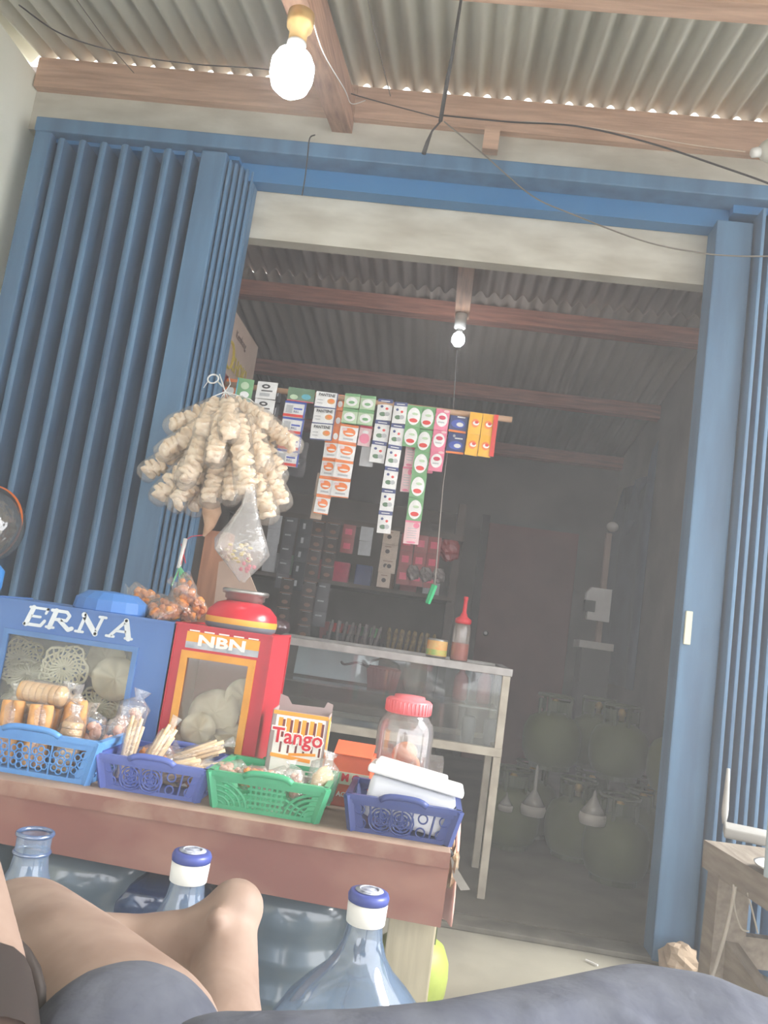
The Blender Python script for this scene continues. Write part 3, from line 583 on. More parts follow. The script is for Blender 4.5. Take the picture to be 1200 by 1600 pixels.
def stroke(b, pts, wdt, x, z, s):
    for p in pts: b.prism([(x+p[0]*s+wdt*.5*math.cos(2*PI*i/10), z+p[1]*s+wdt*.5*math.sin(2*PI*i/10)) for i in range(10)], .0012, Matrix.Translation((0, yf-.0007, 0)))
    for p, q in zip(pts, pts[1:]): b.bar((x+p[0]*s, yf, z+p[1]*s), (x+q[0]*s, yf, z+q[1]*s), .0012, wdt, up=(0, 0, 1)) if abs(p[0]-q[0]) > abs(p[1]-q[1]) else b.bar((x+p[0]*s, yf, z+p[1]*s), (x+q[0]*s, yf, z+q[1]*s), .0012, wdt, up=(1, 0, 0))
S = .040; z0 = .80-ZT-.0
x = -.950-ox
stroke(b, [(0, 0), (.3, 1)], .0115, x, z0, S); stroke(b, [(.1, 1), (1.2, 1)], .006, x, z0, S); stroke(b, [(.2, .5), (.8, .5)], .006, x, z0, S); stroke(b, [(-.1, 0), (.9, .0), (1.1, .3)], .0075, x, z0, S); stroke(b, [(1.2, 1), (1.1, .75)], .006, x, z0, S)
x += .058
stroke(b, [(0, 0), (.25, 1)], .0115, x, z0, S); stroke(b, [(.0, 1), (.9, 1), (1.1, .8), (.95, .5), (.2, .5)], .0075, x, z0, S); stroke(b, [(.5, .5), (1.15, 0), (1.35, .1)], .010, x, z0, S); stroke(b, [(-.2, 0), (.25, 0)], .006, x, z0, S)
x += .072
stroke(b, [(0, 0), (.25, 1)], .0075, x, z0, S); stroke(b, [(.15, 1), (1.0, 0)], .0125, x, z0, S); stroke(b, [(1.0, 0), (1.3, 1)], .0075, x, z0, S); stroke(b, [(-.2, 0), (.25, 0)], .006, x, z0, S); stroke(b, [(1.1, 1), (1.5, 1)], .006, x, z0, S)
x += .075
stroke(b, [(0, 0), (.85, 1)], .0075, x, z0, S); stroke(b, [(.85, 1), (1.15, 0)], .0125, x, z0, S); stroke(b, [(.35, .35), (1.0, .35)], .006, x, z0, S); stroke(b, [(-.2, 0), (.25, 0)], .006, x, z0, S); stroke(b, [(.95, 0), (1.35, 0)], .006, x, z0, S)
b.obj('painted_name', mat('white_paint', (226, 234, 240), .5), t)
c = aY(165, 968, 1.95)
b = B(); b.lathe([(.088, 0), (.090, .004), (.086, .03), (.060, .048), (.001, .052)], 16, Matrix.Translation((c.x-ox, .12, .850-ZT))); b.obj('lid', mat('lid_blue', (60, 116, 186), .5, (76, 132, 198), 5), t)
t = tin('red cracker tin with an orange framed window and rainbow lid', -.592, -.364, 1.85, 2.08, .852, M_tinr, -.552, -.408, .555, .778, mat('ochre_frame', (226, 160, 62), .5, (206, 140, 50), 14), .016)
ox = (-.592-.364)/2
M_lab = mat('band_label', (150, 160, 172), .5, (196, 200, 206), 40)
b = B(); b.m(M_lab).b2((-.085, -.0012, .800-ZT), (.088, 0, .826-ZT)); b.m(M_or).b2((-.085, -.0016, .826-ZT), (.088, 0, .838-ZT)); b.m(M_or).b2((-.085, -.0018, .815-ZT), (.088, 0, .829-ZT))
b.m(M_cw)
for x0_ in (-.08, -.045, -.01, .025, .06): b.b2((x0_, -.0022, .839-ZT), (x0_+.024, 0, .842-ZT))
b.text('NBN', .034, Matrix.Translation((.0, -.0026, .819-ZT)), .0005, .0012, 1.6); b.obj('painted_label', None, t)
prof = [(.078, 0), (.086, .006), (.088, .022), (.084, .044), (.066, .062), (.045, .070)]
zt = .852-ZT; T = Matrix.Translation((.01, .11, zt))
b = B(); b.m(mat('lid_grey_blue', (110, 130, 140), .35)).lathe(prof[:3][:2]+[(.0872, .014)], 32, T, cap=False); b.m(mat('lid_yellow', (226, 170, 60), .35)).lathe([(.0872, .014), (.088, .022), (.0874, .028)], 32, T, cap=False); b.m(mat('lid_red', (210, 44, 62), .25)).lathe([(.0874, .028), (.084, .044), (.066, .062), (.045, .070), (.001, .070)], 32, T, cap=False); dl_ = b.obj('dome_lid', None, t, True)
b = B(); b.lathe([(.044, .069), (.044, .074), (.049, .076), (.049, .086), (.056, .088), (.058, .096), (.054, .099), (.001, .099)], 32, T); b.obj('screw_cap', M_steel, dl_, True)
# crackers inside tins
def rice(loc, rot, label, sc=1, lace=True, group='crackers in the blue tin'):
    key = 'lace' if lace else 'plain'
    if key not in PRO:
        b = B()
        if lace:
            for k in range(8): b.tube([((.008+.0098*k)*(1+.10*math.sin(5*a+2.1*k)+.05*math.sin(9*a-k))*math.cos(a), (.008+.0098*k)*(1+.10*math.sin(5*a+2.1*k))*math.sin(a), .004*math.sin(3*a+k)) for a in [2*PI*i/30 for i in range(31)]], .0036+.0012*(k == 7), 5, False)
            for k in range(22):
                a = 2*PI*k/22; b.tube([(.01*math.cos(a), .01*math.sin(a), .004), (.045*math.cos(a+.25), .045*math.sin(a+.25), .005), (.078*math.cos(a), .078*math.sin(a), .0)], .0036, 5)
        else:
            b.lathe([(.001, -.006), (.05, -.006), (.072, .002), (.074, .008), (.05, .004), (.001, .003)], 28, wob=lambda r, a, z: Vector((0, 0, .012*math.sin(2*a)*r/.07+.004*math.sin(7*a))))
        o = b.obj('rice_cracker', mat('lace_cracker', (250, 250, 236), .8, (236, 234, 214), 20) if lace else mat('flat_cracker', (250, 244, 222), .8, (232, 222, 196), 12, bump=.2), smooth=True); PRO[key] = o
        o.location = loc; o.rotation_euler = [R_(v) for v in rot]
    else: o = dup(PRO[key], loc, [R_(v) for v in rot])
    o.scale = (sc,)*3; return tag(o, label, 'cracker', group)
c = aY(100, 1045, 1.90); rice((c.x, 1.90, c.z), (78, 0, 5), 'round lacy cracker seen face on behind the blue tin window', .72)
for i, (px, py, yy, rot, lc, lb) in enumerate(((45, 1055, 1.93, (30, 10, 0), 1, 'lacy cracker lying at the left behind the blue tin window'), (45, 1080, 1.92, (20, -10, 0), 1, 'lacy cracker second from top in the left pile of the blue tin'), (150, 1105, 1.92, (40, 14, 0), 1, 'lacy cracker lying low at the right in the blue tin'), (180, 1060, 1.93, (70, 50, 0), 0, 'plain tan cracker standing at the right in the blue tin'), (165, 1030, 2.0, (80, -30, 0), 0, 'plain cracker at the back right of the blue tin'), (30, 1030, 2.0, (60, 20, 0), 1, 'lacy cracker at the back left of the blue tin'), (90, 1110, 1.92, (15, 0, 0), 1, 'lacy cracker lying low in the middle of the blue tin'), (190, 1105, 1.95, (30, -20, 0), 0, 'plain cracker lying low at the right of the blue tin'))):
    c = aY(px, py, yy); rice((c.x, yy, c.z), rot, lb, .72, bool(lc))
for i, (px, py, yy, rot, s, lb) in enumerate(((335, 1115, 1.93, (70, 20, 0), .8, 'large pale cracker leaning behind the red tin window'), (310, 1140, 1.89, (80, 65, 0), .55, 'narrow pale cracker standing at the left in the red tin'), (365, 1150, 1.90, (30, 0, 0), .6, 'small pale cracker lying at the right in the red tin'), (385, 1090, 1.95, (80, 60, 0), .6, 'pale cracker standing at the right edge in the red tin'), (300, 1155, 1.92, (30, 20, 0), .6, 'pale cracker lying at the bottom left in the red tin'), (340, 1160, 1.97, (20, 20, 0), .9, 'pale cracker at the bottom back of the red tin'))):
    c = aY(px, py, yy); rice((max(min(c.x, -.43), -.54), yy, max(c.z, ZT+.03)), rot, lb, s, False, 'crackers in the red tin')
# brown post, card, string bundle behind the tins
p0 = aY(322, 845, 2.46)
o = B().b2((aY(312, 900, 2.46).x, 2.44, 0), (aY(352, 900, 2.46).x, 2.50, aY(335, 830, 2.46).z), .004).obj('timber_post', mat('brown_post', (178, 128, 100), .8, (150, 104, 82), 5, stretch=(10, 10, 1))); tag(o, 'brown timber post standing behind the tins under the cracker bunch', 'post')
q = [aY(342, 878, 2.36), aY(378, 868, 2.36), aY(406, 936, 2.36), aY(402, 948, 2.36), Vector((aY(402, 948, 2.36).x-.02, 2.36, ZT+.002)), Vector((aY(352, 900, 2.36).x, 2.36, ZT+.002))]
o = B().prism([(v.x, v.z) for v in q], .006, Matrix.Translation((0, 2.36, 0))).obj('card_sheet', mat('dull_card', (184, 160, 144), .8)); tag(o, 'dull tan card sheet leaning behind the red tin lid', 'card')
t = thing('tie_bundle', 'white stick with green plastic ties hanging over the fried snack bags', 'ties', aY(290, 842, 2.38)); o0 = Vector(t.location)
B().tube([(0, 0, 0), aY(279, 888, 2.36)-o0], .0065, 8).obj('stick', M_white, t, True)
b = B()
for e_ in ((268, 915), (280, 930), (291, 930), (300, 908), (286, 925)): b.tube([aY(281, 885, 2.36)-o0, aY((281+e_[0])/2, 900, 2.35)-o0, aY(e_[0], e_[1], 2.30)-o0], .0025, 5)
b.obj('green_ties', mat('green_tie', (110, 190, 140), .5), t)
b = B(); b.tube([aY(318, 836, 2.40)-o0, aY(300, 838, 2.39)-o0, aY(291, 843, 2.38)-o0], .0015, 5); b.tube([aY(292, 845, 2.38)-o0, aY(283, 880, 2.36)-o0, aY(276, 900, 2.36)-o0], .0015, 5); b.tube([aY(283, 850, 2.38)-o0, aY(290, 880, 2.36)-o0], .0015, 5); b.obj('red_string', M_rd, t)
# ============================================================ HANGING CRACKER BUNCH
def cbag(L, label):
    t = thing('cracker_bag', label, 'cracker bag', group='cracker bags in the hanging bunch')
    b = B(); n = max(5, int(L/.017)); rr = random.Random(int(L*1000)+3)
    for k in range(n):
        M = Matrix.Translation((rr.uniform(-.005, .005), rr.uniform(-.005, .005), .012+k*(L-.012)/n))@Matrix.Rotation(R_(rr.uniform(-32, 32)), 4, 'X')@Matrix.Rotation(R_(rr.uniform(-32, 32)), 4, 'Y'); ph = rr.uniform(0, 6)
        rad = .028*(1 if 0 < k < n-1 else .82)
        b.lathe([(.001, -.006), (rad*.85, -.008), (rad, -.002), (rad, .003), (rad*.8, .007), (.001, .006)], 16, M, wob=lambda r, a, z: Vector((math.cos(a), math.sin(a), 0))*(.0045*math.sin(4*a+ph)+.003*math.sin(7*a-ph))*(r/.028)+Vector((0, 0, .005*math.sin(3*a+ph)*r/.028)))
    b.obj('crackers', M_cream, t, True)
    b = B(); b.lathe([(.004, -.03), (.007, -.02), (.02, -.004), (.031, .012), (.034, .03), (.034, L-.015), (.029, L+.004), (.016, L+.014), (.004, L+.016)], 16, wob=lambda r, a, z: Vector((math.cos(a), math.sin(a), 0))*.003*math.sin(5*a+z*90), cap=False)
    b.obj('clear_wrapper', film('bag_film', (1, 1, 1), .88, (252, 246, 238), .07, .12, .7, 60, .18), t, True, fixn=False)
    return t
knot = aY(352, 612, 2.46)
segs = [(345, 632, 264, 668, 2.44, 2.40, 'pointing to the upper left'), (338, 630, 318, 674, 2.40, 2.28, 'short and facing forward, upper left of knot'), (358, 628, 358, 676, 2.38, 2.24, 'facing forward at the top centre'), (368, 630, 415, 662, 2.42, 2.34, 'pointing to the upper right'),
        (335, 650, 288, 752, 2.34, 2.27, 'long one hanging down left of centre in front'), (345, 650, 334, 728, 2.32, 2.23, 'hanging at the front centre'), (372, 650, 384, 768, 2.32, 2.24, 'long one hanging at the front right of centre'), (388, 655, 414, 732, 2.36, 2.30, 'hanging at the front right'),
        (392, 640, 462, 700, 2.42, 2.38, 'pointing to the right'), (325, 660, 256, 706, 2.40, 2.34, 'pointing left in the second row'), (325, 675, 226, 740, 2.44, 2.38, 'reaching furthest to the left'), (325, 690, 246, 778, 2.40, 2.36, 'pointing to the lower left'),
        (332, 705, 270, 795, 2.38, 2.34, 'low one at the lower left'), (345, 700, 328, 785, 2.36, 2.33, 'low one left of the centre'), (395, 690, 444, 792, 2.42, 2.38, 'pointing to the lower right'), (382, 705, 420, 806, 2.38, 2.34, 'low one right of the clear bag'), (360, 700, 360, 786, 2.38, 2.33, 'low one in the centre behind the clear bag'), (385, 640, 436, 745, 2.46, 2.42, 'behind at the right side'),
        (340, 720, 300, 800, 2.44, 2.42, 'at the bottom back left'), (320, 645, 300, 700, 2.46, 2.40, 'behind in the upper left'), (375, 690, 395, 790, 2.44, 2.40, 'at the bottom back right')]
protos = {}
for x0, y0, x1, y1, Ya, Yb, lb in segs:
    A, C_ = aY(x0, y0, Ya), aY(x1, y1, Yb); d = C_-A; L = round(d.length/.03)*.03; L = max(L, .09)
    lab = 'cream cracker bag in the hanging bunch, '+lb
    if L not in protos: t = protos[L] = cbag(L, lab)
    else: t = dup(protos[L], (0, 0, 0), (0, 0, 0), lab)
    t.location = A; t.rotation_euler = d.to_track_quat('Z', 'Y').to_euler()
t = thing('bunch_string', 'white plastic string knot holding the cracker bunch at the gate', 'string', knot); o0 = Vector(knot)
b = B()
for i in range(8):
    x, y = 320+i*14, 640+6*((i*3) % 4); b.tube([(0, 0, .0), (aY(x, y-12, 2.42)-o0)*.6+Vector((0, -.01, 0)), aY(x, y, 2.42)-o0], .002, 5)
b.tube([(0, 0, 0), aY(348, 600, 2.5)-o0, aY(343, 585, 2.55)-o0], .0025, 5); b.tube([(0, 0, 0), aY(360, 600, 2.6)-o0, aY(358, 590, 2.7)-o0], .002, 5); b.obj('strings', M_white, t)
b = B(); M = Matrix.Rotation(R_(70), 4, 'X'); b.torus(aY(333, 592, 2.55)-o0, .018, .003, M, 20, 6); b.tube([aY(325, 596, 2.55)-o0, aY(318, 606, 2.55)-o0], .0015, 5); b.tube([aY(340, 596, 2.55)-o0, aY(348, 604, 2.5)-o0], .003, 5); b.obj('loop', M_white, t, True)
# clear bag with pieces
t = thing('clear_bag', 'clear plastic bag with yellow and red scraps hanging under the cracker bunch', 'bag', aY(392, 760, 2.22)); o0 = Vector(t.location)
ax = [(392, 765, 7), (390, 790, 12), (384, 820, 26), (378, 845, 40), (376, 862, 42), (378, 880, 30), (379, 898, 14), (379, 908, 4)]
b = B(); rings = []
for x, y, r in ax:
    c = aY(x, y, 2.22)-o0; rr = r*2.22/1250*1.03
    rings.append([b.bm.verts.new(c+Vector((rr*math.cos(a)*(1+.10*math.sin(5*a+y)), rr*.6*math.sin(a)*(1+.14*math.cos(4*a+y)), .004*math.sin(3*a)))) for a in [2*PI*i/18 for i in range(18)]])
for a, c in zip(rings, rings[1:]):
    for i in range(18): b._f([a[i], a[(i+1) % 18], c[(i+1) % 18], c[i]])
b.obj('bag_film', film('thin_bag', (.98, .97, .97), .72, (238, 236, 236), .12, .15, .8, 40, .3), t, True, fixn=False)
b = B(); rr = random.Random(3)
for i in range(34):
    yy = rr.uniform(850, 878); c = aY(376+rr.uniform(-24, 16), yy, 2.22+rr.uniform(-.02, .03))-o0
    b.m(mat('yellow_bits', (232, 210, 100), .6) if i % 2 else mat('cream_bits', (236, 220, 190), .6)).ball(c, (.007, .005, .004), seg=6)
for i in range(10):
    c = aY(384+rr.uniform(-8, 14), rr.uniform(872, 900), 2.22)-o0; b.m(mat('pink_bits', (230, 90, 120), .5)).ball(c, (.006, .004, .006), seg=6)
b.obj('scraps', None, t, True)
o = B().tube([aY(330, 785, 2.40), aY(331, 800, 2.40), aY(327, 822, 2.40), aY(318, 838, 2.40)], [.026, .03, .016, .004], 10).obj('tail_bag', mat('tan_tail', (214, 180, 150), .6, (190, 150, 118), 30), smooth=True); tag(o, 'tan pointed bag end with green tie under the cracker bunch', 'bag')
# ============================================================ SACHET RAIL
YR = 2.86
ra, rb = aY(352, 600, YR), aY(800, 656, YR)
o = B().tube([ra, rb], .011, 12).obj('hanging_rail', mat('bamboo_rail', (196, 160, 130), .7, (176, 138, 110), 14), smooth=True); tag(o, 'wooden rod across the opening that carries the sachet strips', 'rod')
def railz(x): return ra.z+(rb.z-ra.z)*(x-ra.x)/(rb.x-ra.x)
C = dict(white=(240, 240, 240), grey=(190, 192, 196), black=(46, 46, 52), navy=(62, 74, 132), blue=(74, 96, 190), green=(116, 172, 118), dgreen=(96, 130, 100), pgreen=(190, 214, 180), teal=(80, 170, 190), orange=(246, 136, 66), amber=(224, 160, 92), pink=(236, 130, 160), rose=(214, 66, 100), ppink=(240, 205, 208), yellow=(248, 186, 40), beige=(196, 176, 158), brown=(52, 34, 30), tan=(140, 100, 76), red=(226, 70, 66), dgrey=(90, 88, 92), dred=(150, 58, 62))
def cm(n): return mat('print_'+n, C[n], .32, tuple(min(255, v*.93) for v in C[n]), 40)
def ell(b, m, cx, cz, rx, rz, lay, n=18): b.m(m).prism([(cx+rx*math.cos(2*PI*i/n), cz+rz*math.sin(2*PI*i/n)) for i in range(n)], .0004, Matrix.Translation((0, -.0024-.0004*lay, 0)))
def rect(b, m, x0, z0, x1, z1, lay): b.m(m).prism([(x0, z0), (x1, z0), (x1, z1), (x0, z1)], .0004, Matrix.Translation((0, -.0024-.0004*lay, 0)))
def sachet_mesh(kind, W, H):
    b = B(); w2 = W/2
    base = {'green': 'green', 'blackwhite': 'white', 'blackstrip': 'black', 'bluewhite': 'white', 'darkgreen': 'dgreen', 'pantene': 'white', 'orange': 'white', 'pgreen': 'pgreen', 'pink': 'ppink', 'navy': 'white', 'groundg': 'green', 'roundp': 'pink', 'lastp': 'ppink', 'blueor': 'navy', 'yellow': 'yellow', 'coffee': 'brown', 'grey': 'dgrey', 'redpack': 'dred', 'beige': 'beige', 'tiny': 'orange', 'clear': 'grey'}[kind]
    b.m(cm(base)); n = 6; g = [[b.bm.verts.new((-w2+W*i/n, -.0022*math.sin(PI*i/n)*math.sin(PI*j/n), -H+H*j/n)) for i in range(n+1)] for j in range(n+1)]; g2 = [[b.bm.verts.new((-w2+W*i/n, .001+.002*math.sin(PI*i/n)*math.sin(PI*j/n), -H+H*j/n)) for i in range(n+1)] for j in range(n+1)]
    for q in (g, g2):
        for j in range(n):
            for i in range(n): b._f([q[j][i], q[j][i+1], q[j+1][i+1], q[j+1][i]])
    m = lambda k: cm(k)
    if kind == 'green': rect(b, m('teal'), -w2, -H, w2, -H*.9, 0); rect(b, m('teal'), -w2, -H, -w2*.86, 0, 0); ell(b, m('pgreen'), 0, -H*.3, w2*.5, H*.16, 0); ell(b, m('white'), w2*.1, -H*.68, w2*.55, H*.14, 0)
    elif kind == 'blackwhite': ell(b, m('black'), -w2*.1, -H*.28, w2*.42, H*.13, 0); ell(b, m('white'), -w2*.1, -H*.28, w2*.2, H*.05, 1); rect(b, m('dgrey'), -w2*.5, -H*.58, w2*.6, -H*.5, 0); rect(b, m('grey'), -w2*.6, -H*.86, w2*.4, -H*.68, 0)
    elif kind == 'blackstrip': rect(b, m('grey'), -w2*.4, -H*.7, 0, -H*.3, 0)
    elif kind == 'bluewhite': rect(b, m('blue'), -w2, -H*.12, w2, 0, 0); rect(b, m('blue'), w2*.86, -H, w2, 0, 0); rect(b, m('red'), -w2, -H*.97, w2*.86, -H*.8, 0); rect(b, m('blue'), -w2*.1, -H*.5, w2*.7, -H*.4, 1); rect(b, m('grey'), -w2*.8, -H*.74, -w2*.2, -H*.25, 0); b.m(m('navy')).text('RILL', H*.2, Matrix.Translation((w2*.2, -.0034, -H*.64)), .0002)
    elif kind == 'darkgreen': ell(b, m('pgreen'), -w2*.5, -H*.7, w2*.3, H*.18, 0); ell(b, m('teal'), w2*.4, -H*.6, w2*.35, H*.2, 0); rect(b, m('rose'), -w2, -H, w2, -H*.93, 0)
    elif kind == 'pantene': rect(b, m('navy'), -w2, -H, w2, -H*.94, 0); rect(b, m('navy'), w2*.92, -H, w2, 0, 0); b.m(m('black')).text('PANTENE', H*.26, Matrix.Translation((0, -.0034, -H*.2)), .0002, .0003, .9); ell(b, m('amber'), w2*.45, -H*.55, w2*.35, H*.17, 0); ell(b, m('orange'), w2*.5, -H*.52, w2*.2, H*.1, 1); rect(b, m('grey'), -w2*.8, -H*.55, -w2*.3, -H*.5, 0); rect(b, m('grey'), -w2*.8, -H*.75, -w2*.3, -H*.7, 0)
    elif kind == 'orange': rect(b, m('orange'), -w2, -H*.12, w2, 0, 0); rect(b, m('orange'), -w2, -H, w2, -H*.95, 0); ell(b, m('orange'), w2*.05, -H*.42, w2*.7, H*.24, 0); ell(b, m('white'), w2*.1, -H*.5, w2*.5, H*.05, 1); ell(b, m('ppink'), -w2*.5, -H*.28, w2*.3, H*.08, 1); rect(b, m('grey'), -w2*.5, -H*.84, w2*.6, -H*.74, 0)
    elif kind == 'pgreen': rect(b, m('green'), -w2, -H*.18, w2, 0, 0); ell(b, m('white'), 0, -H*.55, w2*.75, H*.3, 0); ell(b, m('green'), 0, -H*.6, w2*.4, H*.1, 1); rect(b, m('green'), -w2, -H, w2, -H*.95, 0)
    elif kind == 'pink': rect(b, m('rose'), -w2, -H*.16, w2, 0, 0); ell(b, m('pink'), 0, -H*.65, w2*.8, H*.24, 0); ell(b, m('white'), 0, -H*.35, w2*.5, H*.08, 0)
    elif kind == 'navy': rect(b, m('navy'), -w2, -H*.18, w2, 0, 0); rect(b, m('white'), -w2*.6, -H*.12, w2*.6, -H*.08, 1); ell(b, m('dgreen'), -w2*.2, -H*.72, w2*.45, H*.1, 0); ell(b, m('red'), w2*.3, -H*.45, w2*.2, H*.06, 0); ell(b, m('navy'), -w2*.4, -H*.36, w2*.2, H*.06, 0); ell(b, m('grey'), w2*.4, -H*.7, w2*.35, H*.1, 1)
    elif kind == 'groundg': ell(b, m('white'), 0, -H*.52, w2*.86, H*.42, 0); ell(b, m('red'), 0, -H*.72, w2*.55, H*.1, 1); ell(b, m('pgreen'), w2*.1, -H*.4, w2*.4, H*.06, 1)
    elif kind == 'roundp': ell(b, m('white'), 0, -H*.5, w2*.82, H*.34, 0); ell(b, m('rose'), 0, -H*.4, w2*.5, H*.1, 1); rect(b, m('grey'), -w2*.5, -H*.66, w2*.4, -H*.6, 1); ell(b, m('ppink'), w2*.5, -H*.08, w2*.4, H*.06, 0)
    elif kind == 'lastp': rect(b, m('pink'), -w2, -H*.08, w2, 0, 0); ell(b, m('pink'), w2*.5, -H*.2, w2*.4, H*.12, 0); [rect(b, m('grey'), -w2*.6, -H*(.35+.1*k), w2*.6, -H*(.32+.1*k), 0) for k in range(5)]; ell(b, m('pink'), 0, -H*.93, w2*.6, H*.05, 0)
    elif kind == 'blueor': rect(b, m('orange'), -w2, -H, w2, -H*.9, 0); ell(b, m('blue'), 0, -H*.6, w2*.8, H*.2, 0); ell(b, m('white'), w2*.2, -H*.62, w2*.4, H*.1, 1); rect(b, m('white'), -w2*.2, -H*.3, w2*.7, -H*.24, 0); ell(b, m('grey'), -w2*.3, -H*.16, w2*.15, H*.07, 0)
    elif kind == 'yellow': ell(b, m('orange'), 0, -H*.5, w2*.6, H*.2, 0); ell(b, m('white'), w2*.1, -H*.5, w2*.5, H*.1, 1); ell(b, m('red'), w2*.2, -H*.45, w2*.3, H*.07, 2)
    elif kind == 'coffee': rect(b, m('tan'), -w2, -H*.07, w2, 0, 0); rect(b, m('grey'), -w2*.6, -H*.13, w2*.7, -H*.10, 1); ell(b, m('tan'), 0, -H*.65, w2*.5, H*.14, 0)
    elif kind == 'grey': rect(b, m('grey'), -w2*.7, -H*.3, w2*.3, -H*.2, 0)
    elif kind == 'redpack': rect(b, m('rose'), -w2*.6, -H*.7, w2*.5, -H*.3, 0)
    elif kind == 'beige': ell(b, m('brown'), 0, -H*.5, w2*.35, H*.15, 0); rect(b, m('tan'), -w2*.5, -H*.2, w2*.5, -H*.15, 0)
    elif kind == 'tiny': ell(b, m('white'), 0, -H*.6, w2*.6, H*.2, 0)
    me = b.obj('sachet'); d = me.data; bpy.data.objects.remove(me); return d
SM = {}
def strip(px, py, cw, rh, nc, nr, kind, Yo, label, group, fix=None, kinds=None, tilt=0, at=None, zz=None):
    """px,py: photo position of the strip's top centre"""
    Y = YR+Yo if at is None else at; s = Y*1.035/1250; W, H = cw*s, rh*s; P = aY(px, py, Y)
    if zz: P.z = zz
    t = thing('sachet_strip', label, 'sachet strip', P, (0, R_(tilt), 0), group)
    for r in range(nr):
        for c in range(nc):
            k = kinds[min(r, len(kinds)-1)] if kinds else kind; key = (k, round(W, 3), round(H, 3))
            if key not in SM: SM[key] = sachet_mesh(k, W*.97, H*.99)
            o = bpy.data.objects.new('sachet', SM[key]); COL.objects.link(o); o.parent = t
            o.location = ((c-(nc-1)/2)*W, .003*math.sin(r*2+c), -r*H); o.rotation_euler = (R_(3*math.sin(r*1.7+px)), R_(1.5*math.sin(r+px*.3)), R_(5*math.sin(r*1.3+px)))
    return t
GR = 'sachet strips on the front rail'
S_ = [(364, 592, 20, 34, 1, 1, 'tiny', .0, 'white and orange sachet at the left end of the rail'), (385, 592, 27, 38, 1, 2, 'green', -.02, 'bright green and teal sachet strip near the left end of the rail'),
      (419, 597, 34, 28, 1, 3, 'blackwhite', -.02, 'white and black sachet strip right of the green one'), (438, 600, 9, 30, 1, 3, 'blackstrip', .0, 'narrow black sachet strip edge beside the white and black sachets'),
      (472, 607, 44, 22, 1, 1, 'darkgreen', -.015, 'dark green sachet folded over the rail above the blue ones'), (463, 628, 36, 26, 1, 4, 'bluewhite', -.012, 'white sachet strip with blue and red bands'),
      (512, 613, 36, 26, 1, 3, 'pantene', -.022, 'white shampoo sachet strip lettered PANTENE with orange swirl'), (534, 617, 13, 26, 1, 4, 'tiny', .0, 'narrow orange and white sachet strip between shampoo and green sachets'),
      (564, 617, 25, 24, 2, 2, 'pgreen', -.026, 'double pale green sachet sheet in the middle of the rail'), (547, 664, 29, 29, 1, 4, 'orange', -.012, 'long orange swirl sachet strip, right of the two'), (519, 689, 23, 29, 1, 4, 'orange', -.004, 'long orange swirl sachet strip, left of the two'),
      (573, 664, 20, 34, 1, 1, 'pink', .004, 'pink sachet below the pale green sheet'), (576, 698, 22, 32, 1, 1, 'clear', .012, 'grey plastic sachet below the pink one'),
      (603, 624, 24, 34, 1, 3, 'navy', -.008, 'short white sachet strip with navy bands'), (627, 629, 22, 34.5, 1, 6, 'navy', -.022, 'long white sachet strip with navy bands hanging lowest in the middle'),
      (649, 634, 24, 33, 1, 2, 'groundg', -.026, 'short green sachet strip with round white labels'), (670, 636, 24, 36, 1, 6, 'groundg', -.014, 'long green sachet strip with white labels and a pink last sachet'),
      (693, 640, 22, 33, 1, 3, 'roundp', -.02, 'pink sachet strip with white labels at the right of the white group'), (681, 640, 15, 34, 1, 3, 'roundp', .01, 'narrow pink sachet strip behind the pink and green ones'),
      (643, 690, 16, 40, 1, 2, 'lastp', .012, 'faded pink and white sachet strip behind the short green strip'), (719, 643, 28, 34, 1, 2, 'blueor', .0, 'dark blue and orange sachet strip left of the yellow sheet'), (755, 646, 20, 34, 2, 2, 'yellow', -.022, 'bright yellow sachet sheet at the right end of the rail'),
      (469, 690, 30, 28, 1, 2, 'grey', .02, 'dark grey sachet strip below the blue banded ones'), (505, 740, 18, 36, 1, 2, 'beige', .02, 'beige backing strip left of the long orange sachets')]
for x in S_:
    kinds = None
    if 'pink last' in x[8]: kinds = ['groundg']*5+['lastp']
    strip(*x[:9], GR, kinds=kinds)
P = aY(774, 648, YR-.024); o = B().b2((P.x-.004, YR-.026, P.z-.155), (P.x+.012, YR-.020, P.z)).obj('sachet_sleeve', cm('red')); tag(o, 'thin red edge strip at the right side of the yellow sachet sheet', 'strip')
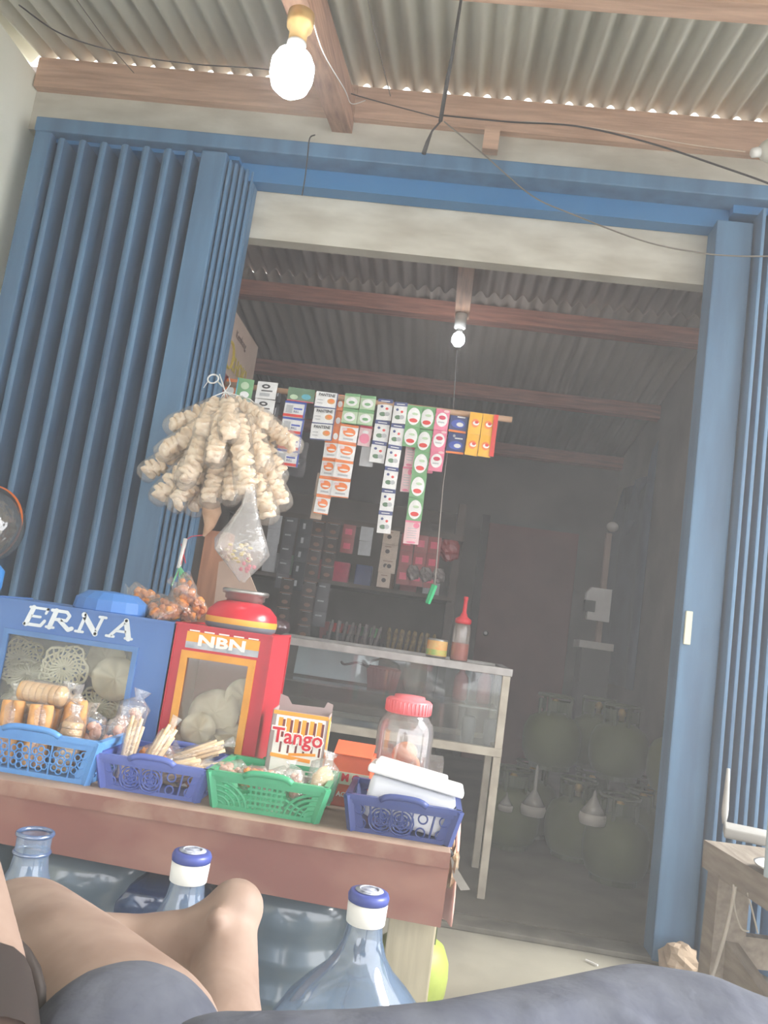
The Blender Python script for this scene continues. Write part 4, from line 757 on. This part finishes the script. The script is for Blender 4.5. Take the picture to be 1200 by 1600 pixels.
# ============================================================ BACK RACK
t = thing('wall_rack', 'dark wooden rack with shelves of small goods behind the display case', 'rack', (-.45, 4.2, .015))
M_rk = mat('dark_rack', (92, 78, 72), .8, (70, 60, 56), 6)
for X in (-.62, .52): B().b2((X-.02, -.18, 0), (X+.02, .18, 1.55)).obj('post', M_rk, t)
for z in (.45, .765, 1.07): B().b2((-.62, -.325, z-.02), (.52, .2, z)).obj('shelf', M_rk, t)
B().b2((-.64, .18, 0), (.54, .20, 1.55)).obj('back_panel', M_rk, t)
B().b2((-.64, -.325, 1.345), (.54, -.31, 1.375)).obj('hanging_rail', M_rk, t)
for X in (-.62, .52): B().b2((X-.02, -.31, 1.345), (X+.02, -.16, 1.375)).obj('rail_bracket', M_rk, t)
GB = 'dark sachet strips on the back rack'
for i, (px, py, nr, k, lb) in enumerate(((455, 815, 5, 'grey', 'dark grey'), (478, 818, 5, 'blackstrip', 'black'), (502, 800, 4, 'coffee', 'brown coffee'), (524, 806, 4, 'coffee', 'brown coffee'), (450, 905, 4, 'coffee', 'lower brown coffee'), (486, 905, 4, 'coffee', 'lower glossy coffee'), (508, 905, 3, 'grey', 'lower dark grey'), (428, 830, 4, 'clear', 'dull grey'), (548, 815, 2, 'redpack', 'short dull red'), (575, 820, 2, 'clear', 'short pale blue grey'), (616, 825, 3, 'beige', 'beige back'), (608, 845, 4, 'beige', 'long pale beige'))):
    strip(px, py, 20, 22, 1, nr, k, 0, lb+' sachet strip hanging at the back, number %s from the left' % ['one', 'two', 'three', 'four', 'five', 'six', 'seven', 'eight', 'nine', 'ten', 'eleven', 'twelve'][i], GB, at=3.866-.002*i, zz=1.365 if py < 860 else 1.068)
for i, (px, py) in enumerate(((640, 825), (662, 822), (682, 828))):
    strip(px, py, 20, 26, 1, 3, 'redpack', 0, ['left', 'middle', 'right'][i]+' one of three dull red packet strips at the back rack', 'red packet strips', at=3.85, zz=1.36)
for i, (px, py, cx) in enumerate(((645, 895, 0), (665, 898, 0), (685, 900, 0))):
    P = aY(px, py, 3.84); o = B().ball((0, 0, 0), (.03, .02, .035), lump=.4).obj('candy_bag', M_film if i == 9 else mat('grey_candy', (140, 128, 126), .3, (96, 88, 88), 40)); o.location = P; tag(o, ['left', 'middle', 'right'][i]+' grey candy bag hanging under the red packets', 'bag')
cols = ['dred', 'grey', 'dgreen', 'dred', 'rose', 'navy', 'tan', 'dred', 'grey', 'amber', 'dgrey']
for i in range(9):
    x = -1.0+.55/9*0+.118*i; z = 1.085 if i % 2 else 1.085
    o = B().box((0, 0, .055), (.085, .06, .11), bev=.004).obj('goods_box', cm(cols[i])); o.location = (-.98+i*.118, 4.12, 1.086); tag(o, 'small %s box on the upper back shelf, %s from the left' % (['dull red', 'grey', 'dark green', 'crimson', 'rose', 'navy', 'tan', 'wine red', 'pale grey'][i], ['first', 'second', 'third', 'fourth', 'fifth', 'sixth', 'seventh', 'eighth', 'last'][i]), 'box', 'boxes on the upper back shelf')
P0, P1 = aY(515, 930, 4.03), aY(590, 955, 4.03)
for i in range(5):
    x = P0.x+(P1.x-P0.x)*i/4; o = B().box((0, 0, .05), (.05, .10, .10), (0, R_(3*i-6), 0), bev=.004).obj('snack_packet', cm(['dred', 'red', 'dred', 'dgreen', 'green'][i])); o.location = (x, 4.08, .785); tag(o, ['dark red', 'red', 'wine red', 'dark green', 'green'][i]+' packet standing on the lower back shelf', 'packet', 'packets on the lower back shelf')
GRR = 'upright rolls in the bins on the back shelf'; pr = None
for i in range(22):
    px = (512+i*7.2) if i < 11 else (606+(i-11)*6.6); P = aY(px, 1003+i*.6, 3.95)
    lb = ('pale upright biscuit roll in the left bin behind the case, %s' if i < 11 else 'yellow upright biscuit roll in the right bin behind the case, %s') % ['first from left', 'second', 'third', 'fourth', 'fifth', 'sixth', 'seventh', 'eighth', 'ninth', 'tenth', 'last'][i % 11]
    if i in (0, 11): pr = B().tube([(0, 0, 0), (.01, 0, .10), (.012, 0, .12)], [.009, .010, .004], 8).obj('biscuit_roll', mat('dull_cream', (150, 138, 134), .6, (112, 104, 110), 60) if i < 11 else mat('dull_yellow', (160, 134, 88), .6, (110, 92, 70), 60), smooth=True); o = pr
    else: o = dup(pr, (0, 0, 0))
    o.location = (P.x, 3.93+.03*(i % 2), .78); o.rotation_euler = (0, R_(8*math.sin(i*2.1)), 0); tag(o, lb, 'biscuit roll', GRR)
for i, (xa, xb) in enumerate(((505, 592), (598, 682))):
    A, C_ = aY(xa, 1000, 3.92), aY(xb, 1010, 3.92); b = B(); b.b2((A.x, 3.88, .766), (C_.x, 3.885, .80)); b.b2((A.x, 4.0, .766), (C_.x, 4.005, .84)); b.b2((A.x, 3.88, .766), (A.x+.004, 4.005, .82)); b.b2((C_.x-.004, 3.88, .766), (C_.x, 4.005, .82)); b.b2((A.x, 3.88, .7655), (C_.x, 4.0, .768)); tag(b.obj('goods_bin', mat('dark_bin', (84, 78, 80), .6)), ['left', 'right'][i]+' low bin of biscuit rolls on the shelf behind the case', 'bin')
P = aY(702, 858, 3.9); o = B().ball((0, 0, 0), (.05, .03, .06), lump=.3).obj('hanging_pouch', cm('dred')); o.location = P; tag(o, 'dull red pouch hanging right of the red packets at the back', 'pouch')
# noodle carton on a cabinet behind the left jamb
Yb_ = 3.15
t = thing('cardboard_box', 'tan cardboard box with yellow letters at the top left inside the shop', 'box', (0, 0, 0))
A = aY(369, 494, 3.35); Bp = aY(406, 528, 3.9); zt_ = (A.z+Bp.z)/2; zl = aY(360, 600, 3.35).z-.02
xs = A.x+.0; P0 = Vector((A.x-.03, 3.2, 0)); P1 = Vector((Bp.x, 3.9, 0))
b = B(); dd = (P1-P0).normalized(); nn = Vector((-dd.y, dd.x, 0))*.3
vb = [P0, P1, P1+nn, P0+nn]; lo = [b.bm.verts.new((v.x, v.y, zl)) for v in vb]; hi = [b.bm.verts.new((v.x, v.y, zt_)) for v in vb]
b._f(lo); b._f(hi)
for i in range(4): b._f([lo[i], lo[(i+1) % 4], hi[(i+1) % 4], hi[i]])
b.obj('box_body', mat('tan_cardboard', (214, 190, 172), .85, (200, 174, 156), 8), t)
ang = math.atan2(dd.y, dd.x); TM = Matrix.Translation(P0-nn.normalized()*.002+Vector((0, 0, 0)))@Matrix.Rotation(ang, 4, 'Z')
b = B(); Hh = zt_-zl; b.m(mat('yellow_letters', (226, 200, 70), .6)).text('CHOKI', .10, TM@Matrix.Translation((.42, -.001, zl+Hh*.42)), .0006, .003, .9); b.torus(TM@Vector((.24, -.001, zl+Hh*.47)), .06, .007, Matrix.Rotation(ang, 4, 'Z')@Matrix.Rotation(PI/2, 4, 'X'), 24, 5)
b.m(mat('brown_letters', (130, 100, 86), .7)).text('Kembang', .05, TM@Matrix.Translation((.38, -.001, zl+Hh*.78)), .0006); b.m(cm('dred')).box(TM@Vector((.3, -.001, zl+Hh*.1)), (.22, .002, .10), (0, 0, ang)); b.obj('lettering', None, t)
t = thing('storage_cabinet', 'dark cabinet under the tan cardboard box behind the left gate', 'cabinet', (-1.45, 3.6, .015))
B().b2((-.35, -.38, 0), (.33, .45, zl-.017)).obj('cabinet_body', M_rk, t); B().b2((.33, -.36, .02), (.338, .42, zl-.05)).obj('door', mat('dark_rack_door', (100, 84, 76), .7), t)
# ============================================================ BACK OF THE SHOP
t = root_struct('door_3', 'brown wooden door panel on the back wall')
B().b2((.33, 6.21, .015), (1.02, 6.25, 1.80), .004).obj('door_leaf', mat('brown_door', (150, 98, 90), .7, (134, 86, 80), 4), t); B().b2((.27, 6.22, .015), (.33, 6.27, 1.86)).obj('door_frame', mat('dark_rack', (92, 78, 72)), t); B().lathe([(.012, 0), (.02, .02), (.012, .04)], 12, Matrix.Translation((.40, 6.21, .95))@Matrix.Rotation(PI/2, 4, 'X')).obj('door_knob', M_steel, t)
b = B(); rows = []
for j in range(10):
    z = 2.30-.175*j; rows.append([b.bm.verts.new((1.262-.02*math.sin(i*1.3)-.01*j/9*math.cos(i), 5.06+(.05+.065*min(1, j/3))*i, z-(.05*i if j == 0 else 0))) for i in range(12)])
for a, c in zip(rows, rows[1:]):
    for i in range(11): b._f([a[i], a[i+1], c[i+1], c[i]])
tag(b.obj('door_curtain', mat('blue_curtain', (74, 92, 120), .9, (58, 74, 100), 6), smooth=True, solid=.004), 'dull blue curtain hanging on the right inner wall', 'curtain')
t = thing('shelf_stand', 'narrow dark stand with white strip beyond the gas cylinders', 'stand', (.93, 4.68, .015))
B().b2((-.09, -.06, 0), (.075, .1, .925), .003).obj('stand_body', mat('dark_stand', (92, 88, 90), .7), t); B().b2((-.11, -.09, .925), (.08, .11, .965), .003).obj('stand_top', mat('pale_top', (206, 202, 198), .6), t)
B().b2((.0, .02, .965), (.03, .06, 1.60)).obj('upright', mat('tan_upright', (160, 138, 126), .7), t); B().ball((.03, .03, 1.64), (.035, .03, .03)).obj('knob', mat('pale_top', (206, 202, 198)), t, True)
t = thing('meter_box', 'white box with dark square hole above the narrow stand', 'box', (.915, 4.64, 1.10))
b = B(); b.prism([(-.06, 0), (.065, 0), (.065, .185), (-.05, .185), (-.075, .15), (-.075, .11), (-.02, .11), (-.02, .05), (-.06, .05)], .05); bs_ = b.obj('box_shell', mat('box_white', (226, 224, 222), .5), t); B().b2((-.08, -.01, .045), (-.022, .04, .108)).obj('dark_unit', M_black, bs_)
# gas cylinders
M_gas = mat('lpg_green', (92, 100, 50), .6, (76, 84, 42), 6); M_gasd = mat('lpg_green_dark', (76, 86, 56), .5)
t = thing('gas_cylinder', 'green gas cylinder', 'gas cylinder', group='gas cylinders stacked in the shop')
B().lathe([(.085, .012), (.115, .035), (.132, .08), (.136, .13), (.132, .18), (.112, .225), (.07, .25), (.03, .262), (.001, .264)], 28).obj('tank', M_gas, t, True)
B().lathe([(.088, 0), (.095, 0), (.095, .03), (.088, .03)], 24).obj('foot_ring', M_gasd, t)
b = B()
for k in range(3):
    a0 = 2*PI*k/3; pts = [(.075*math.cos(a0+j*.22), .075*math.sin(a0+j*.22)) for j in range(7)]
    for (x0, y0), (x1, y1) in zip(pts, pts[1:]): b.bar((x0, y0, .29), (x1, y1, .29), .004, .05)
    b.bar((pts[0][0], pts[0][1], .24), (pts[0][0], pts[0][1], .315), .012); b.bar((pts[-1][0], pts[-1][1], .24), (pts[-1][0], pts[-1][1], .315), .012)
b.torus((0, 0, .335), .078, .007, None, 24, 6)
for k in range(3): a = 2*PI*k/3; b.bar((.077*math.cos(a), .077*math.sin(a), .3), (.077*math.cos(a), .077*math.sin(a), .335), .012)
b.obj('collar_handle', M_gasd, t)
B().lathe([(.014, .26), (.014, .285), (.02, .288), (.02, .305), (.01, .32), (.001, .322)], 12).obj('valve', mat('brass', (190, 160, 90), .4, metal=.7), t, True)
gp = [(.45, 3.80, 0), (.74, 3.78, 0), (1.03, 3.80, 0), (.86, 3.51, 0), (1.145, 3.45, 0), (.57, 4.08, 0), (.86, 4.10, 0), (1.145, 4.11, 0), (1.10, 3.14, 0), (.62, 3.93, 1), (.93, 3.92, 1), (1.12, 3.62, 1), (1.13, 3.30, 1), (.88, 4.2, 1)]
gl = ['green gas cylinder on the floor nearest the case leg', 'green gas cylinder on the floor below the left white seal', 'green gas cylinder on the floor beside the right wall', 'green gas cylinder at the front of the stack in the middle', 'green gas cylinder on the floor by the wall in the front row', 'green gas cylinder on the floor at the back left', 'green gas cylinder on the floor at the back middle', 'green gas cylinder on the floor at the back by the wall', 'green gas cylinder nearest to the right gate', 'green gas cylinder on top at the left of the stack', 'green gas cylinder on top in the middle of the stack', 'green gas cylinder on top beside the right wall', 'green gas cylinder on top nearest the right gate', 'green gas cylinder on top at the very back']
for i, (x, y, l) in enumerate(gp):
    o = t if i == 0 else dup(t, (0, 0, 0), (0, 0, i*.7)); o.location = (x, y, .015+l*.343); o['label'] = gl[i]
for i, (px, py, yy) in enumerate(((833, 1262, 3.60), (926, 1275, 3.34), (790, 1260, 3.66))):
    P = aY(px, py, yy); t2 = thing('seal_cap', ['white pointed plastic seal hanging in front of the left gas cylinders', 'white pointed plastic seal before the middle gas cylinders', 'small white plastic seal beside the case leg'][i], 'seal', P)
    s = 1 if i < 2 else .6
    B().lathe([(.001, -.035*s), (.05*s, -.03*s), (.055*s, -.005*s), (.05*s, .012*s)], 14).obj('cap', mat('seal_white', (200, 196, 188), .6), t2, True); B().lathe([(.05*s, .012*s), (.03*s, .04*s), (.008*s, .075*s), (.006*s, (.17 if i == 0 else .09)*s), (.001, .18*s if i == 0 else .1*s)], 14).obj('plastic_tail', film('seal_film', (.9, .9, .9), .4, (190, 186, 178), .1, .2), t2, True)
# ============================================================ WATER GALLONS
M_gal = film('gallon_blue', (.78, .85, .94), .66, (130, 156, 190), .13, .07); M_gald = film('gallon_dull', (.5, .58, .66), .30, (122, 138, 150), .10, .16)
def gallon(label, loc, cap=True, m=M_gal, flip=False, rib=True, group='water gallons before the table'):
    t = thing('water_gallon', label, 'water gallon', loc, (PI, 0, 0) if flip else (0, 0, 0), group)
    prof = [(.10, 0), (.128, .008), (.136, .03)]
    for z in (.08, .135, .19): prof += [(.136, z-.02), (.128, z-.008), (.128, z+.008), (.136, z+.02)]
    prof += [(.137, .235), (.136, .262), (.128, .292), (.108, .325), (.080, .355), (.055, .378), (.040, .40), (.031, .425), (.0285, .445), (.0285, .48)]
    B().lathe(prof, 48).obj('bottle_body', m, t, True, fixn=False) if cap else B().lathe(prof, 48, cap=False).obj('bottle_body', m, t, True, fixn=False)
    if cap:
        b = B(); b.lathe([(.030, .480), (.0325, .481), (.0335, .489), (.031, .495), (.026, .496)], 32); cp_ = b.obj('cap', mat('cap_blue', (70, 84, 160), .35), t, True)
        B().lathe([(.0300, .448), (.0312, .449), (.0322, .479), (.031, .480)], 32, cap=False).obj('seal_band', M_white, t, True)
        b = B(); b.lathe([(.001, .4965), (.022, .4965), (.023, .4975), (.001, .4978)], 24); b.torus((0, 0, .4985), .016, .0014, None, 24, 5); b.obj('cap_sticker', mat('sticker', (205, 210, 222), .4, (120, 126, 150), 80), cp_, True)
    else:
        b = B(); b.torus((0, 0, .482), .0285, .004, None, 32, 8); b.torus((0, 0, .452), .0285, .0035, None, 32, 8); b.obj('neck_rim', film('rim_blue', (.5, .6, .75), .4, (90, 120, 170), .25, .08), t, True)
    return t
gallon('clear blue water gallon with blue cap in front of the table right end', (aY(577, 1395, 1.35).x, 1.35, 0))
c = aY(300, 1338, 1.40); gallon('capped water gallon half hidden behind the bare foot', (c.x, 1.40, 0))
c = aY(56, 1300, 1.40); gallon('open uncapped water gallon at the far left', (c.x, 1.40, 0), cap=False)
gz = .375
for i, (px, yy, h, lb) in enumerate(((462, 1.78, .372, 'large dull upside down gallon under the table behind the foot'), (120, 1.74, .385, 'dull upside down gallon under the table at the left'), (235, 1.80, .34, 'dark blue gallon under the table between the left ones'), (-75, 1.78, .37, 'dull gallon under the table at the left frame edge'))):
    c = aY(px, 1420, yy)
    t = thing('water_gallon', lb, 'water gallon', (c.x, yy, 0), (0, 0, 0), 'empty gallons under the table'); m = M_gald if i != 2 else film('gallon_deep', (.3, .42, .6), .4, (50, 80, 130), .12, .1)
    prof = [(.128, 0), (.136, .01)]
    for z in (.07, .14, .21, .28): prof += [(.136, z-.028), (.126, z-.010), (.126, z+.010), (.136, z+.028)]
    prof = [(r, z*(h-.07)/.31) for r, z in prof]+[(.137, h-.055), (.134, h-.03), (.120, h-.012), (.10, h-.004), (.05, h), (.001, h)]
    B().lathe(prof, 48).obj('bottle_body', m, t, True, fixn=False)
# green cylinder behind the table leg
c = aY(690, 1520, 1.86); o = dup(next(x for x in bpy.data.objects if x.name == 'gas_cylinder'), (.02, 1.93, 0), (0, 0, .4), sc=.70, label='bright yellow green gas cylinder on the porch floor behind the table leg')
o['group'] = 'porch gas cylinder'; o.location = (aY(704, 1520, 2.1).x-.10, 2.1, 0)
for ch in o.children:
    if ch.name.startswith('tank'): ch.data = ch.data.copy(); ch.data.materials[0] = mat('lpg_bright', (176, 190, 92), .5, (160, 176, 84), 10)
# stone and litter
c = aZ(1060, 1525, .0); o = B().ball((0, 0, .04), (.06, .045, .05), lump=.35, ls=20).obj('stone', mat('tan_stone', (176, 156, 134), .9, (150, 130, 110), 20, bump=.4)); o.location = (c.x, c.y, 0); tag(o, 'tan broken stone on the floor at the foot of the right gate', 'stone')
c = aZ(915, 1502, .0); o = B().tube([(0, 0, .004), (.03, -.03, .005)], .003, 5).obj('drinking_straw', M_white); o.location = c; tag(o, 'small white scrap lying on the floor before the threshold', 'scrap')
# ============================================================ RIGHT WORK BENCH, ROUTER, SCREEN
M_bw = mat('grey_bench_wood', (156, 146, 134), .85, (126, 116, 106), 6, bump=.3, stretch=(8, 1, 8))
e0 = aY(1100, 1312, 2.15); zt2 = e0.z
t = thing('work_bench', 'rough weathered wooden bench at the right edge with crossed legs', 'bench', (e0.x, 2.15, 0))
# top slab going towards the viewer on the right
nx = aZ(1200, 1372, zt2)-Vector((e0.x, 2.15, 0)); nx.z = 0; nd = nx.normalized(); sd = Vector((nd.y, -nd.x, 0));
if sd.x < 0: sd = -sd
b = B(); o_ = Vector((0, 0, zt2)); Lg = .9; wdh = .45
v = [o_, o_+nd*Lg, o_+nd*Lg+sd*wdh, o_+sd*wdh]; lo = [b.bm.verts.new(q-Vector((0, 0, .065))) for q in v]; hi = [b.bm.verts.new(q) for q in v]; b._f(lo[::-1]); b._f(hi)
for i in range(4): b._f([lo[i], lo[(i+1) % 4], hi[(i+1) % 4], hi[i]])
b.obj('bench_top', M_bw, t)
B().bar(o_+nd*.06+sd*.04-Vector((0, 0, .06)), Vector((0, 0, 0))+nd*.06+sd*.03, .075).obj('leg', M_bw, t)
B().bar(o_+nd*.72+sd*.04-Vector((0, 0, .06)), Vector((0, 0, 0))+nd*.72+sd*.03, .075).obj('leg', M_bw, t)
B().bar(Vector((0, 0, .26))+nd*.08+sd*.04, Vector((0, 0, .12))+nd*.70+sd*.02, .03, .08).obj('cross_brace', M_bw, t)
B().bar(Vector((0, 0, .27))+nd*.06+sd*.0, Vector((0, 0, .27))+nd*.06+sd*.42, .03, .07).obj('side_rail', M_bw, t)
B().bar(o_+nd*.06+sd*.40-Vector((0, 0, .06)), Vector((0, 0, 0))+nd*.06+sd*.40, .07).obj('leg', M_bw, t); B().bar(o_+nd*.72+sd*.40-Vector((0, 0, .06)), Vector((0, 0, 0))+nd*.72+sd*.40, .07).obj('leg', M_bw, t)
W0 = Vector((e0.x, 2.15, 0))
r0 = aZ(1132, 1297, zt2+.01); ang = math.atan2(-sd.y, sd.x)
t = thing('wifi_router', 'white router with one upright antenna on the wooden bench', 'router', (r0.x+.05, r0.y-.03, zt2), (0, 0, R_(-18)))
rb_ = B().box((.015, 0, .014), (.15, .10, .026), bev=.006).obj('router_body', mat('router_white', (190, 188, 184), .5), t, True); B().tube([(-.058, .045, .02), (-.058, .045, .045), (-.058, .045, .06), (-.058, .045, .11), (-.058, .045, .165)], [.005, .0085, .009, .007, .0045], 10).obj('antenna', mat('router_white', (214, 210, 204)), rb_, True)
s0 = aY(1182, 1160, 1.80); s1 = aY(1190, 1335, 1.80)
t = thing('monitor', 'screen with a light edge standing on the bench at the right frame edge', 'monitor', (s1.x+.006, 1.80, zt2+.001), (0, 0, R_(-30)))
Hm = max(.2, s0.z-zt2); B().b2((0, 0, .012), (.32, .025, Hm), .004).obj('screen_casing', mat('grey_casing', (150, 162, 164), .5), t); sc_ = B().b2((.022, -.002, .03), (.308, .001, Hm-.015)).obj('screen', mat('screen_lit', (200, 228, 222), .3, emis=.25), t); B().b2((.026, -.003, .03), (.06, -.0015, .055)).obj('icon_block', mat('screen_yellow', (236, 226, 60), .3, emis=.4), sc_); B().b2((.026, -.003, .012), (.07, -.0015, .030)).obj('task_bar', mat('screen_cyan', (60, 190, 225), .3, emis=.4), sc_); B().b2((.06, -.06, 0), (.26, .09, .012), .003).obj('stand', M_black, t)
c = aZ(1205, 1368, zt2); o = B().lathe([(.001, .004), (.05, .004), (.085, .016), (.088, .02), (.083, .018), (.05, .008), (.001, .008)], 32).obj('saucer', mat('glossy_white', (236, 236, 234), .15, metal=.2), smooth=True); o.location = (c.x+.055, c.y, zt2+.0); tag(o, 'shiny white dish on the bench at the right frame edge', 'dish')
for i, (pts, lb) in enumerate((([(1149, 1385), (1140, 1430), (1130, 1470), (1118, 1510), (1108, 1540)], 'pale cable hanging straight down past the bench leg'), ([(1146, 1382), (1148, 1420), (1158, 1450), (1170, 1455)], 'thin white cable curving under the bench'), ([(1168, 1395), (1176, 1425), (1184, 1458)], 'short thin cable hanging below the bench at the right'))):
    wire(smoothpts([aY(x, y, 1.93) for x, y in pts]), .004 if i == 0 else .002, 'power_cable', lb, mat('cable_grey', (180, 172, 160), .6), 'cable')
# ============================================================ LEFT EDGE ITEMS
c = aY(-28, 818, 2.35)
t = thing('helmet', 'black helmet with orange edging wrapped in clear plastic at the left edge', 'helmet', c)
B().ball((0, 0, 0), (.122, .13, .122), seg=32).obj('shell', mat('helmet_black', (58, 58, 60), .25), t, True)
B().torus((0, 0, -.0), .122, .005, Matrix.Rotation(R_(82), 4, 'X')@Matrix.Rotation(0, 4, 'Y'), 40, 6).obj('orange_edging', mat('helmet_orange', (240, 120, 40), .4), t, True)
B().ball((.01, -.02, .0), (.118, .125, .118), seg=28, lump=.10, ls=8).obj('plastic_wrap', film('wrap', (.8, .8, .8), .55, (150, 150, 150), .3, .12, 1, 22), t, True)
c = aY(32, 839, 2.46); o = B().tube([(-.10, .12, -.0), (-.03, .0, 0), (.012, -.03, .0)], [.011, .011, .011], 12).obj('wall_peg', mat('peg_blue', (90, 140, 210), .4), smooth=True); o.location = c; tag(o, 'short blue peg sticking out of the gate beside the helmet', 'peg')
c = aY(-2, 925, 2.05)
t = thing('plastic_pail', 'bright blue round item with lime rim above the blue tin', 'pail', (c.x-.006, 2.0, .853))
B().lathe([(.03, 0), (.035, .02), (.035, .06), (.02, .075), (.001, .08)], 20).obj('pail_body', mat('pail_blue', (60, 140, 215), .4), t, True); B().tube([(-.03, -.036, .09), (.02, -.036, .065), (.036, -.036, .035), (.033, -.036, .0)], .005, 8).obj('lime_rim', mat('lime', (190, 220, 90), .4), t, True)
# ============================================================ THE PERSON (the viewer's own legs)
M_skin = mat('skin', (160, 138, 126), .62, (136, 112, 100), 14, bump=.12); M_short = mat('grey_blue_cloth', (94, 98, 110), .95, (78, 82, 96), 30, bump=.4)
def P3(x, y, Y): return aY(x, y, Y)
def capsule(b, a, c, ra, rc, n=20):
    a, c = Vector(a), Vector(c); d = c-a; q = d.to_track_quat('Z', 'Y').to_matrix().to_4x4(); L = d.length; prof = []
    for i in range(7): t = PI/2*i/6; prof.append((max(ra*math.sin(t), .0005), -ra*math.cos(t)))
    for i in range(7): t = PI/2*i/6; prof.append((max(rc*math.cos(t), .0005), L+rc*math.sin(t)))
    b.lathe(prof, n, Matrix.Translation(a)@q)
def chain(b, pts):
    for (p, r), (q, s) in zip(pts, pts[1:]): capsule(b, p, q, r, s)
def body_finish(o, vox, it):
    m = o.modifiers.new('remesh', 'REMESH'); m.mode = 'VOXEL'; m.voxel_size = vox; m.use_smooth_shade = True
    m = o.modifiers.new('smooth', 'SMOOTH'); m.factor = .5; m.iterations = it
t = thing('person', 'seated person in grey blue shorts with one bare foot raised, seen from above', 'person')
b = B()
hipL = (Vector((-.11, -.06, .50)), .10); hipR = (Vector((.11, -.06, .50)), .10)
chain(b, [hipL, (Vector((-.15, .25, .49)), .085), (P3(200, 1665, .60), .068), (P3(98, 1545, .70), .063), (P3(30, 1478, .80), .062)])
chain(b, [(P3(30, 1478, .80), .058), (P3(-10, 1500, .86), .055), (P3(110, 1500, .93), .050), (P3(215, 1490, .95), .041), (P3(310, 1472, .95), .036)])
chain(b, [(P3(310, 1472, .95), .038), (P3(345, 1452, .955), .038), (P3(367, 1421, .96), .0335)])
b.ball(P3(340, 1436, .918), .013)
chain(b, [(P3(352, 1450, .955), .036), (P3(352, 1500, .92), .036), (P3(345, 1570, .87), .040), (P3(345, 1640, .80), .042), (P3(345, 1700, .75), .030)])
for i in range(5): chain(b, [(P3(300+i*24, 1720, .75), .012), (P3(303+i*24, 1765, .72), .010)])
chain(b, [hipR, (Vector((.16, .22, .52)), .082), (P3(1010, 1680, .60), .05), (Vector((P3(1000, 1660, .60).x+.01, .68, .35)), .052), (Vector((P3(1000, 1660, .60).x+.02, .64, .09)), .036), (Vector((P3(1000, 1660, .60).x+.02, .80, .03)), .028)])
chain(b, [hipL, (Vector((0, -.12, .52)), .12), hipR]); chain(b, [(Vector((0, -.14, .52)), .13), (Vector((0, -.30, .72)), .13), (Vector((0, -.42, .92)), .13)])
chain(b, [(Vector((-.17, -.42, .98)), .06), (Vector((-.30, -.12, .72)), .045), (Vector((-.33, .12, .62)), .042), (P3(-38, 1640, .50), .034), (P3(-36, 1530, .55), .031), (P3(-60, 1380, .62), .029), (P3(-80, 1300, .70), .03)])
chain(b, [(Vector((-.17, -.42, .98)), .06), (Vector((0, -.44, .97)), .09), (Vector((.17, -.42, .98)), .06), (Vector((.30, -.30, .74)), .042), (Vector((.30, -.12, .62)), .034), (Vector((.22, .0, .62)), .03)])
chain(b, [(Vector((0, -.44, 1.0)), .06), (Vector((0, -.44, 1.10)), .055)]); b.ball((0, -.43, 1.20), (.075, .095, .11))
o = b.obj('body', M_skin, t, True); body_finish(o, .0055, 5)
b = B()
def T3(px, py, Y, r):   # sphere whose upper outline passes the given height
    c = aY(px, py+r*FPX/Y, Y)
    for _ in range(6): c = aY(px, py+r*FPX/((c-CAM).dot(Fw)), Y)
    return (c, r)
L1 = T3(185, 1524, .56, .074); Lr = T3(960, 1530, .58, .05)
chain(b, [(Vector((-.11, -.06, .50)), .112), (Vector((-.13, .25, .47)), .095), L1])
chain(b, [(Vector((.11, -.06, .50)), .112), (Vector((.17, .22, .50)), .09), T3(1010, 1524, .60, .062), T3(1100, 1536, .60, .06), T3(1220, 1580, .60, .05)])
chain(b, [T3(1010, 1524, .60, .062), T3(820, 1560, .54, .05), T3(700, 1582, .50, .045), T3(560, 1596, .48, .045), T3(430, 1600, .47, .045), T3(330, 1600, .48, .045)])
chain(b, [(Vector((-.11, -.06, .5)), .11), (Vector((0, -.12, .52)), .135), (Vector((.11, -.06, .5)), .11)]); chain(b, [(Vector((0, .10, .45)), .11), T3(600, 1680, .42, .05)])
chain(b, [T3(820, 1568, .52, .012), T3(900, 1552, .545, .012), T3(960, 1560, .545, .01), T3(1000, 1590, .54, .01)])
o = b.obj('shorts', M_short, t, True); body_finish(o, .007, 4)
c = P3(-30, 1545, .56); b = B(); b.tube([P3(-40, 1555, .54), P3(-35, 1600, .515), P3(-34, 1680, .48)], .0345, 20, False); ringp = [c+Vector((.040*math.cos(a), .03*math.sin(a), .02*math.sin(a)-.018*math.cos(a))) for a in [2*PI*i/20 for i in range(21)]]; b.tube(ringp, .005, 8, False); b.obj('wristband', mat('dark_band', (54, 46, 44), .6), t, True)
# ============================================================ VEIL HAZE: volume added to imitate the lens's veiling glare
if HAZE:
    m = bpy.data.materials.new('veil_haze'); m.use_nodes = True; nt = m.node_tree; nt.nodes.clear()
    out = nt.nodes.new('ShaderNodeOutputMaterial'); vs = nt.nodes.new('ShaderNodeVolumeScatter'); vs.inputs['Color'].default_value = (.97, .96, .95, 1); vs.inputs['Density'].default_value = HAZE; vs.inputs['Anisotropy'].default_value = 0
    nt.links.new(vs.outputs[0], out.inputs['Volume'])
    prof_ = [(-1.4, .03), (-1.4, roofz(-1.4)-.03), (2.74, roofz(2.74)-.03), (2.78, 2.7), (2.98, 2.7), (3.0, iroofz(3.0)-.06), (6.27, iroofz(6.27)-.06), (6.27, .03)]
    b = B(); va = [b.bm.verts.new((-1.775, y, z)) for y, z in prof_]; vb_ = [b.bm.verts.new((1.285, y, z)) for y, z in prof_]; b._f(va); b._f(vb_[::-1])
    for i in range(8): b._f([va[i], va[(i+1) % 8], vb_[(i+1) % 8], vb_[i]])
    o = b.obj('veil_haze', m); tag(o, 'faint pale haze added in porch and shop to imitate lens veil', 'haze', kind='stuff')
